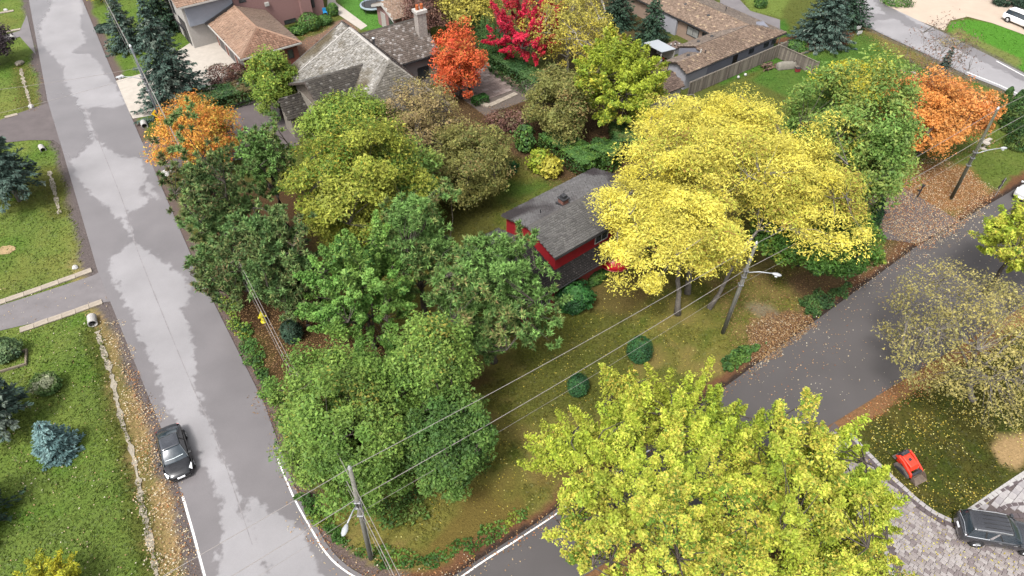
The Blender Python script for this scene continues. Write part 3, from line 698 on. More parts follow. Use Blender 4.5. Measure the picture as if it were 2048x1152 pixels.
PINB = PL((110, 150, 78, 3), (130, 168, 88, 3), (96, 132, 70, 3), (146, 160, 92, 2), (150, 132, 90, .3))
SPB = PL((72, 94, 84, 3), (90, 112, 100, 3), (58, 80, 70, 3), (112, 124, 112, .8))
SPBL = PL((112, 146, 146, 3), (134, 166, 164, 3), (94, 126, 126, 2))
SPD = PL((52, 78, 60, 3), (68, 94, 70, 3), (44, 66, 50, 3))
CED = PL((64, 100, 50, 3), (84, 118, 56, 3), (52, 86, 44, 3), (104, 126, 62, 1))
SHD = PL((52, 96, 56, 3), (70, 116, 62, 3), (44, 82, 50, 3))
HED = PL((84, 124, 60, 3), (106, 142, 62, 3), (70, 106, 54, 3))
MAR = PL((128, 92, 84, 3), (148, 112, 96, 3), (112, 78, 70, 2), (130, 120, 88, 1.5))

def vegetation():
    # yellow honey locusts beside the red house
    G = 'yellow locusts beside the red house'
    tree('locust_tree', 'yellow locust whose branches hang over the red house roof', (1178, 300, 1505, 585), 9.0, LOC, 'flat', 40000, 0.21, 240, (1355, 628), 1, M_barkg, lump=0.6, tr=0.26, group=G, twig=0.03, zmin=-0.5)
    tree('locust_tree', 'tallest yellow locust, behind the forked one, towards the grey bungalow', (1250, 155, 1640, 405), 11.8, LOC, 'flat', 38000, 0.21, 240, (1375, 587), 2, M_barkg, lump=0.6, tr=0.24, group=G, zmin=-0.4)
    tree('locust_tree', 'yellow locust with leaning trunk next to the utility pole and green maple', (1440, 235, 1725, 515), 10.2, LOC, 'flat', 31000, 0.21, 200, (1418, 617), 3, M_barkg, lump=0.6, tr=0.2, group=G, zmin=-0.45)
    # green maples right of them
    tree('maple_tree', 'tall green maple with yellowing leaves beside the orange tree', (1545, 128, 1838, 465), 9.6, GRN, 'round', 30000, 0.3, 260, (1628, 507), 4, lump=0.36)
    tree('maple_tree', 'dark green maple under the yellow crowns by the leafy bank', (1495, 370, 1745, 545), 6.2, GRND, 'round', 24000, 0.3, 220, (1595, 530), 5, lump=0.4)
    tree('yellow_tree', 'small bright yellow tree behind the tall green maple', (1640, 118, 1800, 215), 6.0, PL((214, 206, 64, 3), (228, 216, 72, 3), (184, 188, 64, 2)), 'round', 9000, 0.34, 90, None, 6)
    tree('maple_tree', 'bright orange maple shedding its leaves near the far street', (1758, 128, 1998, 320), 5.6, ORG, 'round', 21000, 0.27, 190, None, 7, lump=0.5, twig=0.03, inner=0.4, zmin=-0.6)
    tree('bare_tree', 'bare brown tree with a few leaves between orange maple and far street', (1800, 30, 1950, 215), 6.0, PL((150, 110, 90, 1), (126, 106, 96, 1)), 'round', 900, 0.24, 150, (1878, 205), 8, M_barkg, twig=0.014, tr=.12)
    tree('maple_tree', 'nearly bare maple with thin yellow leaves on the lawn by the loader', (1778, 512, 2130, 850), 5.8, PL((190, 176, 104, 3), (176, 166, 100, 3), (156, 152, 92, 2), (204, 190, 120, 2)), 'round', 8500, 0.19, 420, (1945, 800), 9, M_barkg, lump=0.3, twig=0.016, inner=0.2, nl=12, zmin=-0.6)
    tree('yellow_tree', 'lime yellow tree overhanging the street by the parked silver vehicle', (1962, 398, 2130, 560), 6.5, MAPY, 'spray', 10000, 0.24, 110, None, 10)
    # big maples in front
    tree('maple_tree', 'big yellow green maple overhanging the street corner with golden outer sprays', (1030, 728, 1610, 1215), 7.8, MAPY, 'spray', 70000, 0.205, 430, (1396, 1110), 11, M_bark, lump=0.42, tr=0.3, cl=1.02, inner=0.4, twig=0.03, zmin=-0.55, nl=10)
    tree('maple_tree', 'yellow green maple standing between the paved driveway and the street', (1430, 800, 1785, 1240), 6.8, MAPY, 'spray', 46000, 0.21, 290, (1640, 1085), 12, M_bark, lump=0.42, cl=0.98, inner=0.4, twig=0.028, zmin=-0.6, nl=9)
    # green trees on the corner
    tree('ash_tree', 'broad light green tree overhanging the white edge line of the street', (540, 672, 862, 1028), 6.2, ASH, 'round', 40000, 0.235, 330, None, 13, lump=0.36, zmin=-0.85)
    tree('ash_tree', 'dark green tree beside the corner utility pole wires', (795, 745, 992, 1010), 4.8, ASHD, 'round', 24000, 0.245, 230, None, 14, lump=0.36, zmin=-0.85)
    tree('ash_tree', 'tall slim pale green tree rising above the dark green corner tree', (788, 628, 948, 830), 8.4, ASH, 'round', 17000, 0.235, 150, None, 15, lump=0.36)
    tree('maple_tree', 'bright fresh green maple amid the pines', (612, 440, 838, 730), 6.6, BRT, 'spray', 23000, 0.28, 150, None, 16, lump=0.55, cl=0.85)
    # pines
    GP = 'pines on the wooded lot'
    tree('pine_tree', 'dense green pine in front of the red house gable', (855, 402, 1112, 800), 7.2, PINB, 'tuft', 62000, 0.34, 330, None, 17, lump=0.62, cl=0.8, group=GP)
    tree('pine_tree', 'green pine crowded between the bright maple and the pine at the gable', (745, 380, 920, 620), 8.2, PINB, 'tuft', 28000, 0.34, 170, None, 18, lump=0.62, cl=0.8, group=GP)
    tree('pine_tree', 'dark pine with brownish needles leaning over the street edge', (350, 238, 520, 600), 9.2, PIN, 'tuft', 40000, 0.34, 240, None, 19, lump=0.72, cl=0.8, group=GP)
    tree('pine_tree', 'broad brownish pine in front of the yellow green linden', (432, 372, 640, 650), 7.8, PIN, 'tuft', 38000, 0.34, 230, None, 20, lump=0.72, cl=0.8, group=GP)
    tree('pine_tree', 'thin pine with bare dead twigs above the dark driveway', (468, 225, 600, 420), 8.2, PINB, 'tuft', 15000, 0.34, 120, None, 21, lump=0.6, cl=0.8, twig=0.03, group=GP)
    tree('pine_tree', 'low brownish pine filling the gap at the street edge', (372, 440, 530, 640), 4.6, PIN, 'tuft', 22000, 0.34, 150, None, 39, lump=0.72, cl=0.8, group=GP)
    tree('pine_tree', 'dark pine standing behind the yellow hydrant', (530, 500, 660, 660), 4.6, PIN, 'tuft', 15000, 0.34, 110, None, 40, lump=0.5, cl=0.8, group=GP)
    # lindens and others behind
    tree('linden_tree', 'yellow green linden with a domed crown next to the bright maple', (578, 235, 852, 528), 6.8, LIN, 'round', 34000, 0.28, 270, None, 22, lump=0.36)
    tree('linden_tree', 'olive green linden right in front of the shake roof', (598, 172, 805, 330), 6.4, LING, 'round', 17000, 0.3, 150, None, 23, lump=0.4)
    tree('linden_tree', 'green linden beside the thinning brown tree', (735, 265, 885, 470), 5.6, GRN, 'round', 12000, 0.3, 110, None, 24, lump=0.4)
    tree('brown_tree', 'thinning brown tree with visible limbs beside the shake roofed house', (762, 146, 935, 350), 5.6, BRN, 'round', 8500, 0.22, 300, (852, 335), 25, M_bark, twig=0.028, nl=10, inner=0.4)
    tree('olive_tree', 'round olive green tree at the edge of the backyard clearing', (850, 228, 1032, 415), 4.4, OLI, 'round', 17000, 0.25, 190, None, 26, lump=0.4)
    tree('olive_tree', 'olive brown tree behind the paved patio', (1045, 118, 1188, 288), 4.6, OLI, 'round', 13000, 0.27, 140, None, 27, lump=0.4)
    tree('yellow_green_tree', 'big lime green tree draped with vines near the grey bungalow', (1140, 12, 1335, 300), 6.6, YG, 'spray', 25000, 0.32, 150, None, 28, lump=0.5)
    tree('yellow_tree', 'pale yellow half bare tree behind the crimson maple', (1040, -30, 1240, 140), 6.2, YEL, 'round', 6500, 0.3, 200, None, 29, M_twig, twig=0.03)
    tree('yellow_tree', 'golden tree behind the row of cedars', (875, -50, 1010, 48), 6.0, YEL, 'round', 5000, 0.34, 80, None, 30)
    tree('maple_tree', 'crimson red maple behind the row of cedars', (965, -15, 1140, 138), 5.6, RED, 'spray', 22000, 0.26, 170, None, 31, lump=0.5, cl=0.8)
    tree('maple_tree', 'orange red maple beside the brick chimney', (862, 36, 974, 212), 4.8, ORR, 'round', 10500, 0.27, 130, None, 32, lump=0.5)
    tree('maple_tree', 'orange and yellow maple by the dark driveway entrance', (308, 183, 484, 350), 4.2, ORY, 'round', 14500, 0.25, 160, None, 33, lump=0.5)
    tree('columnar_tree', 'slim yellow green tree in front of the tile roofed garage', (497, 76, 594, 250), 4.8, LING, 'round', 11000, 0.28, 110, None, 34, lump=0.4)
    tree('brown_tree', 'dull brown tree behind the brick chimney', (800, -40, 912, 72), 4.6, MAR, 'round', 5500, 0.28, 110, None, 35, M_bark)
    tree('purple_tree', 'dark purple leaved tree beside the uppermost driveway', (-70, 40, 16, 128), 3.2, PL((70, 58, 66, 3), (88, 74, 78, 2)), 'round', 4500, 0.3, 60, None, 36)
    tree('yellow_tree', 'young yellow tree on the lawn across from the corner', (18, 1112, 165, 1230), 2.0, PL((206, 198, 60, 3), (186, 190, 60, 3)), 'spray', 4200, 0.18, 40, None, 37)
    tree('yellow_tree', 'bright yellow treetop at the far end of the street', (165, -60, 215, 6), 2.4, PL((222, 204, 60, 3), (206, 190, 70, 2)), 'round', 1500, 0.3, 25, None, 38)
    # spruces
    spruce('spruce_tree', 'tall blue green spruce beside the concrete driveway', (362, 214), -6, 5.0, SPB, 41, 1.15)
    spruce('spruce_tree', 'blue green spruce standing behind the tall one along the street', (262, 96), -70, 3.2, SPB, 42, 1.0, h=8)
    spruce('spruce_tree', 'dark spruce near the front garden of the white house', (330, 60), -90, 3.4, SPD, 43, 1.0, h=9)
    spruce('spruce_tree', 'large grey green spruce at the corner of the brown roofed bungalow', (1640, 84), -80, 4.6, SPB, 44, 1.1, h=11)
    spruce('spruce_tree', 'dark spruce with a broad skirt next to the far street', (1690, 48), -90, 3.6, SPD, 45, 1.0, h=10)
    spruce('spruce_tree', 'dark spruce behind the lime green tree', (1300, 86), -40, 2.9, SPD, 46, 1.0, h=7.5)
    spruce('spruce_tree', 'dark spruce among the trees behind the pale yellow tree', (1232, 50), -60, 3.2, SPD, 47, 1.0, h=8)
    spruce('spruce_tree', 'blue spruce with bare lower trunk beside the dark driveway', (40, 402), 180, 3.7, SPB, 48, 1.1, clear=0.22, h=10.5)
    spruce('spruce_tree', 'blue green spruce with bare leaning trunk near the garden bed', (10, 858), 650, 2.9, SPB, 49, 1.0, clear=0.25, h=8)
    spruce('spruce_tree', 'dark spruce on the lawn opposite the parked black car', (-60, 1060), 880, 3.4, SPD, 50, 0.8, clear=0.1, h=7)
    spruce('spruce_tree', 'small silvery blue spruce alone on the lawn', (122, 902), 822, 1.75, SPBL, 51, 2.6, 0.02, 0.2, leaf=0.26, power=0.75, h=3.6)
    spruce('spruce_tree', 'slim grey spruce top beside the far street', (1868, 175), 80, 1.2, SPB, 52, 1.2, h=5.5)
    # clipped cones and garden shrubs
    bush('cone_shrub', 'clipped dark evergreen egg on the open lawn, the larger of two', (1276, 716), 2.3, 1.05, 1.05, SHD, 61, 3600, 0.16, needle=True, lump=0.1)
    bush('cone_shrub', 'smaller clipped dark evergreen egg beside the pine', (1155, 784), 1.9, 0.85, 0.85, SHD, 62, 3000, 0.16, needle=True, lump=0.1)
    bush('shrub', 'large leafy evergreen shrub at the red house wall', (1147, 612), 2.6, 1.65, 1.5, PL((58, 112, 56, 3), (80, 136, 66, 3), (48, 92, 50, 3)), 63, 5200, 0.24, lump=0.3)
    bush('shrub', 'low green shrub along the red brick wall under the eave', (1190, 562), 1.3, 1.3, 0.7, HED, 64, 2200, 0.2, rot=0.65)
    bush('shrub', 'bright green shrub next to the red canopy', (1215, 540), 1.2, 0.8, 0.6, HED, 65, 1300, 0.2, rot=0.65)
    bush('shrub', 'small dark evergreen under the pines by the corner wires', (587, 678), 2.0, 0.9, 0.9, SPD, 66, 2600, 0.2, needle=True, lump=0.25)
    bush('shrub', 'small leafy shrub with pale flower heads near the garden bed', (100, 778), 1.5, 1.15, 1.0, PL((98, 132, 72, 3), (128, 152, 92, 2), (190, 196, 160, 1.2)), 67, 2600, 0.17)
    bush('shrub', 'grey green shrub inside the timber garden bed', (8, 712), 1.7, 1.8, 1.2, PL((104, 132, 88, 3), (124, 148, 98, 2), (86, 112, 84, 2)), 68, 3000, 0.2)
    bush('shrub', 'little yellow shrub at the foot of the bare trunked blue spruce', (30, 396), 1.1, 0.9, 0.8, LING, 69, 1100, 0.18)
    bush('shrub', 'spreading grey juniper on the verge under the blue spruces', (212, 62), 0.9, 1.5, 1.1, SPB, 70, 1600, 0.24, lump=0.5)
    bush('hedge', 'long dark hedge between the concrete and the dark driveways', (470, 205), 2.0, 5.2, 1.7, PL((66, 100, 58, 3), (84, 116, 64, 3), (122, 108, 74, 1)), 71, 9000, 0.26, rot=0.55, shape='box', cat='hedge', lump=0.35)
    bush('hedge', 'low green hedge behind the backyard lawn', (1140, 322), 2.2, 3.6, 1.5, HED, 72, 7500, 0.24, rot=-0.9, shape='box', cat='hedge', lump=0.3)
    bush('hedge', 'tall clipped hedge column with vines near the wooden fence', (1205, 330), 2.6, 1.6, 1.3, HED, 73, 4500, 0.22, rot=-0.6, shape='box', cat='hedge', lump=0.3)
    bush('hedge', 'dark ivy covered hedge beside the brown shed', (1248, 300), 2.6, 1.6, 2.2, PL((64, 98, 52, 3), (84, 118, 58, 3), (110, 122, 66, 1)), 74, 5000, 0.24, shape='box', cat='hedge', lump=0.35)
    bush('hedge', 'dense green hedge below the crimson maple', (1035, 165), 2.4, 4.6, 1.3, PL((62, 98, 54, 3), (80, 112, 60, 3)), 75, 6500, 0.26, rot=-0.9, shape='box', cat='hedge', lump=0.3)
    bush('hedge', 'little clipped box hedge on the patio corner', (960, 206), 0.9, 0.95, 0.6, PL((54, 100, 44, 3), (72, 122, 52, 2)), 76, 1500, 0.15, rot=0.6, shape='box', cat='hedge', lump=0.08)
    for k, (x, y, hh, c, lb) in enumerate([(1080, 340, 2.6, YG, 'yellow leaved young sumac in front of the low hedge'), (1050, 300, 3.2, HED, 'green sumac with broad fronds behind the backyard lawn'), (1100, 350, 2.2, PL((214, 204, 84, 3), (196, 190, 76, 3)), 'small golden sumac beside the grey shed roof'), (1010, 345, 1.6, SHD, 'dark low shrub at the back of the lawn under the olive tree')]):
        bush('shrub', lb, (x, y), hh, 1.15, 1.0, c, 80 + k, 1100, 0.34, lump=0.7)
    for k, (x, y, hh, rr, lb) in enumerate([(1040, 262, 2.8, 2.2, 'reddish brown shrub in front of the patio steps'), (1002, 258, 2.4, 1.7, 'brown twiggy shrub beside the box hedge'), (445, 168, 2.6, 1.9, 'reddish brown shrub at the garage corner'), (478, 158, 2.0, 1.3, 'rust red shrub against the garage brick wall'), (690, 92, 1.0, 1.6, 'rusty groundcover shrub beside the shake roof'), (660, 95, 0.9, 1.8, 'reddish bed of perennials behind the shake roof')]):
        bush('shrub', lb, (x, y), hh, rr, rr * .85, MAR, 90 + k, 2000, 0.2, lump=0.4)
    for k, (x, y, hh, rr, lb) in enumerate([(622, 58, 2.3, 1.7, 'round green shrub against the pink brick wall'), (650, 48, 1.3, 1.1, 'hosta clump beside the pink brick wall'), (596, 66, 1.0, 1.4, 'low green shrub below the basement window'), (1452, 118, 1.6, 1.4, 'vine shrub beside the wooden fence end'), (1520, 14, 1.6, 1.0, 'small garden shrub beside the bungalow driveway'), (2002, 10, 2.0, 1.5, 'dark yew beside the tan driveway'), (2040, 14, 1.6, 1.3, 'dark round yew in front of the maroon house'), (1590, 98, 1.1, 1.6, 'grey green shrub in the mulch bed under the spruce'), (1380, 60, 1.8, 1.6, 'green shrub in the bungalow courtyard'), (1790, 6, 0.9, 2.4, 'low green bed beside the far walkway'), (668, 30, 1.8, 0.8, 'dark reddish standard shrub beside the garden walk')]):
        bush('shrub', lb, (x, y), hh, rr, rr * .9, HED if k not in (5, 6) else SPD, 100 + k, 1800, 0.22, lump=0.3)
    GC = 'cedars in a row behind the patio'
    for k in range(8):
        t = k / 7; bush('cedar', ['cedar at the chimney end of the row behind the patio', 'second cedar from the chimney end of the patio row', 'third cedar from the chimney end of the patio row', 'fourth cedar from the chimney end of the patio row', 'fifth cedar from the chimney end of the patio row', 'sixth cedar from the chimney end of the patio row', 'seventh cedar of the patio row, one before the green hedge', 'last cedar of the patio row, beside the green hedge'][k], (940 + t * 66, 84 + t * 66), 5.6, 0.72, 0.72, CED, 120 + k, 2200, 0.22, shape='column', needle=True, group=GC, cat='cedar', lump=0.12)
    for k, (x, y, hh, rr, lb) in enumerate([(1990, 236, 4.0, .85, 'narrowest cedar of the row by the leaning pole'), (2008, 248, 4.4, .9, 'second narrow cedar of the row by the leaning pole'), (2020, 262, 5.2, 1.25, 'broad cedar in the row by the leaning pole'), (2030, 294, 5.4, 1.55, 'broadest cedar of the row, under the street lamp arm'), (2062, 270, 5.0, 1.3, 'cedar at the open end of the row near the far street')]):
        bush('cedar', lb, (x, y), hh, rr, rr, CED, 140 + k, 3600, 0.22, shape='column', needle=True, cat='cedar', lump=0.14)
    bush('cedar', 'narrow dark cedar beside the leaf strewn driveway', (1735, 462), 4.2, 0.8, 0.8, SHD, 150, 3000, 0.2, shape='column', needle=True, cat='cedar')
    bush('shrub', 'dry twiggy shrub on the verge of the far street', (1910, 92), 1.6, 2.4, 1.4, BRN, 151, 900, 0.16, lump=0.5)
    # weeds and ground cover on the verges
    def cover(px, n, pal, seed, hgt=0.4, leaf=0.2):
        r = np.random.default_rng(seed); pg = poly(px); lo, hi = pg.min(0), pg.max(0); p = r.uniform(lo, hi, (n * 3, 2)); s = sdist(p, pg)
        p = p[(s + (fbm(p * 1.2, seed) - .5) * 1.6) > 0][:n]; z = fbm(p * 1.3, seed + 4) ** 1.5 * hgt * 1.6 * r.random(len(p)) + 0.05
        Cq = np.c_[p, z]; V, Fq = cards(Cq, np.array((0, 0, 1.0)) + r.normal(size=(len(p), 3)) * .55, leaf * r.uniform(.6, 1.3, len(p)), .66, r)
        V[:, 2] = np.maximum(V[:, 2], 0.04)
        o = mesh_np('ground_cover', V, Fq, M_leaf, cols=np.repeat(palette(Cq, pal, seed, .6, r, None, .2), 4, 0)); tag(o, kind='stuff')
    cover([(468, 640), (500, 660), (530, 720), (545, 790), (530, 800), (500, 740)], 2600, HED, 201, 0.9)
    cover([(430, 590), (470, 600), (500, 680), (480, 690)], 900, LING, 202, 0.6)
    cover([(1598, 610), (1630, 590), (1700, 568), (1690, 590), (1640, 628), (1610, 638)], 1900, PL((76, 112, 60, 3), (98, 132, 70, 3), (60, 92, 54, 2)), 203, 0.6)
    cover([(1440, 720), (1490, 690), (1530, 690), (1500, 720), (1450, 745)], 1300, HED, 204, 0.5)
    cover([(680, 1090), (760, 1100), (850, 1110), (1000, 1040), (1060, 1010), (1050, 1030), (960, 1100), (860, 1140), (760, 1140)], 1700, GRND, 205, 0.3)
    cover([(590, 990), (640, 1000), (690, 1090), (650, 1070)], 1100, GRND, 206, 0.6)
    cover([(720, 1000), (850, 980), (860, 1040), (760, 1060)], 1200, ASHD, 207, 0.8)
vegetation()

# ------------------------------------------------------------------ buildings
def tiles(parent, pg, tw, th, pal, seed, name='shingles', thick=0.045, jit=0.12, stag=True, lift=0.02, wet=None):
    """overlapping shingles laid over a planar polygon (local 3-D points), joined as one part"""
    r = np.random.default_rng(seed); p = [np.array(q, float) for q in pg]
    n = np.cross(p[1] - p[0], p[2] - p[0]); n /= np.linalg.norm(n)
    if n[2] < 0: n = -n
    u = np.cross((0, 0, 1.0), n); u /= np.linalg.norm(u); v = np.cross(n, u)
    o = p[0]; q2 = np.array([((a - o) @ u, (a - o) @ v) for a in p]); lo, hi = q2.min(0), q2.max(0)
    nv = int((hi[1] - lo[1]) / th) + 1; nu = int((hi[0] - lo[0]) / tw) + 2
    I, J = np.meshgrid(np.arange(nu), np.arange(nv)); I = I.ravel(); J = J.ravel()
    cu = lo[0] + (I + (0.5 * (J % 2) if stag else 0)) * tw + r.normal(size=len(I)) * tw * 0.05; cv = lo[1] + (J + 0.5) * th + r.normal(size=len(I)) * th * 0.03
    k = sdist(np.c_[cu, cv], q2) > -0.05 * tw; cu, cv = cu[k], cv[k]; m = len(cu)
    hw = tw * (0.47 if stag else 0.45) * (1 + r.normal(size=m) * 0.05); tk = (thick if stag else .06) * (1 + r.normal(size=m) * 0.3).clip(.4, 2)
    def pt(a, b, c): return o + a[:, None] * u + b[:, None] * v + (c + lift)[:, None] * n
    b0, b1 = cv - th * 0.5, cv + th * 0.62
    z = np.zeros(m)
    # keep tile corners inside the slope at its low edge
    V = np.stack([pt(cu - hw, b0, z - lift), pt(cu + hw, b0, z - lift), pt(cu + hw, b0, tk), pt(cu - hw, b0, tk), pt(cu + hw, b1, z + 0.004), pt(cu - hw, b1, z + 0.004)], 1).reshape(-1, 3)
    i = np.arange(m)[:, None] * 6
    Fq = np.concatenate([i + np.array((0, 1, 2, 3)), i + np.array((3, 2, 4, 5)), i + np.array((1, 1, 4, 2))[[0, 2, 3, 3]][None] * 0 + np.array((0, 3, 5, 5))[None] * 0 + np.array((0, 1, 2, 3))], 0)[:2 * m]
    cs = np.array([c for c, _ in pal]); wt = np.array([w_ for _, w_ in pal], float); wt /= wt.sum()
    c = cs[r.choice(len(cs), m, p=wt)]
    w3 = np.c_[cu, cv, np.full(m, seed * 7.3)]
    c = (c * .55 + (cs * wt[:, None]).sum(0) * .45) * (0.8 + 0.4 * fbm(w3 * 0.5, seed, 3))[:, None] * (1 + r.normal(size=m) * jit)[:, None]
    if wet is not None:
        f = sm(fbm(w3 * 0.22, seed + 9, 3), 0.52, 0.66)[:, None]; c = c * (1 - f) + np.array(wet) * f
    o_ = mesh_np(name, V, Fq, attr_mat('shingle', 0.8, 0.2, 7, 0.0), parent, cols=np.repeat(np.clip(c, .004, .85), 6, 0)); tag(o_, kind='stuff')
    return o_
def slope(parent, pg, tw, th, pal, seed, deck, name='roof_slope', thick=0.14, **kw):
    p = [np.array(q, float) for q in pg]
    n = np.cross(p[1] - p[0], p[2] - p[0]); n /= np.linalg.norm(n)
    if n[2] < 0: n = -n; 
    o = MB().prism([q for q in p], -n * thick).build(name, deck, parent)
    bm = bmesh.new(); bm.from_mesh(o.data); bmesh.ops.recalc_face_normals(bm, faces=bm.faces); bm.to_mesh(o.data); bm.free()
    if tw: tiles(o, pg, tw, th, pal, seed, **kw)
    return o
def caps(parent, lines, m, w_=0.16, h_=0.06, name='ridge_cap'):
    for a, b in lines:
        a, b = np.array(a, float), np.array(b, float); L = np.linalg.norm(b - a); k = max(int(L / 0.45), 1); mb = MB()
        t = (b - a) / L; s = np.cross(t, (0, 0, 1.0)); s /= np.linalg.norm(s); up_ = np.cross(s, t)
        for i in range(k):
            p0 = a + t * L * i / k; p1 = a + t * L * (i + 1.08) / k
            mb.prism([p0 - s * w_ - up_ * 0.02, p0 + up_ * (h_ + 0.03), p0 + s * w_ - up_ * 0.02, p0 - up_ * 0.03], p1 - p0 - up_ * 0.02)
        o = mb.build(name, m, parent); tag(o, kind='stuff')
def wall(parent, x0, x1, y0, y1, z0, z1, m, name='wall', gable=None):
    """box; gable=('x', ridge_y, zr) raises both x ends to a ridge"""
    mb = MB()
    if gable:
        ax, rr, zr = gable
        if ax == 'x': mb.prism([(x0, y0, z0), (x0, y1, z0), (x0, y1, z1), (x0, rr, zr), (x0, y0, z1)], (x1 - x0, 0, 0))
        else: mb.prism([(x0, y0, z0), (x1, y0, z0), (x1, y0, z1), (rr, y0, zr), (x0, y0, z1)], (0, y1 - y0, 0))
    else: mb.box((x0, y0, z0), (x1, y1, z1))
    o = mb.build(name, m, parent)
    bm = bmesh.new(); bm.from_mesh(o.data); bmesh.ops.recalc_face_normals(bm, faces=bm.faces); bm.to_mesh(o.data); bm.free()
    return o
M_glass = plain('window_glass', (0.03, 0.035, 0.04), 0.08, spec=0.7)
def opening(parent, face, a0, a1, pos, z0, z1, frame, pane=None, name='window', out=1, fw=0.09):
    """window or door set on a wall face: face 'x' (plane x=pos, spans y) or 'y'"""
    f, g = MB(), MB(); d = 0.06 * out
    def bx(mb, u0, u1, w0, w1, e0, e1):
        lo, hi = min(pos + e0, pos + e1), max(pos + e0, pos + e1)
        if face == 'x': mb.box((lo, u0, w0), (hi, u1, w1))
        else: mb.box((u0, lo, w0), (u1, hi, w1))
    bx(f, a0, a0 + fw, z0, z1, 0.01 * out, d); bx(f, a1 - fw, a1, z0, z1, 0.01 * out, d)
    bx(f, a0 + fw, a1 - fw, z1 - fw, z1, 0.01 * out, d); bx(f, a0 + fw, a1 - fw, z0, z0 + fw, 0.01 * out, d)
    if name == 'window' and a1 - a0 > 1.1: bx(f, (a0 + a1) / 2 - .03, (a0 + a1) / 2 + .03, z0 + fw, z1 - fw, 0.01 * out, d * .9)
    w_ = f.build(name, frame, parent)
    bx(g, a0 + fw - .01, a1 - fw + .01, z0 + fw - .01, z1 - fw + .01, 0.005 * out, 0.03 * out)
    g.build('pane' if name == 'window' else 'panel', pane or M_glass, w_)
    if name == 'door': 
        h = MB(); bx(h, a1 - fw - .14, a1 - fw - .08, 1.0 + z0, 1.12 + z0, .03 * out, .08 * out); h.build('handle', plain('brass', (.5, .4, .2), .3, 1), w_)
    return w_
def albs(*cs): return [(np.array(A(*c[:3])), c[3]) for c in cs]
M_trimw = mat('trim_white', A(226, 222, 216), 0.6, 0.08)
M_trimd = mat('trim_dark', (0.025, 0.025, 0.027), 0.5, 0.2)
M_deckg = mat('roof_deck_grey', A(96, 92, 88), 0.9, 0.2)
M_red = mat('red_siding', A(150, 24, 34, 1.6), 0.7, 0.12, 2.0, 0.1)
M_redbrick = mat('red_brick', A(140, 56, 52, 1.6), 0.85, 0.28, 14, 0.3)

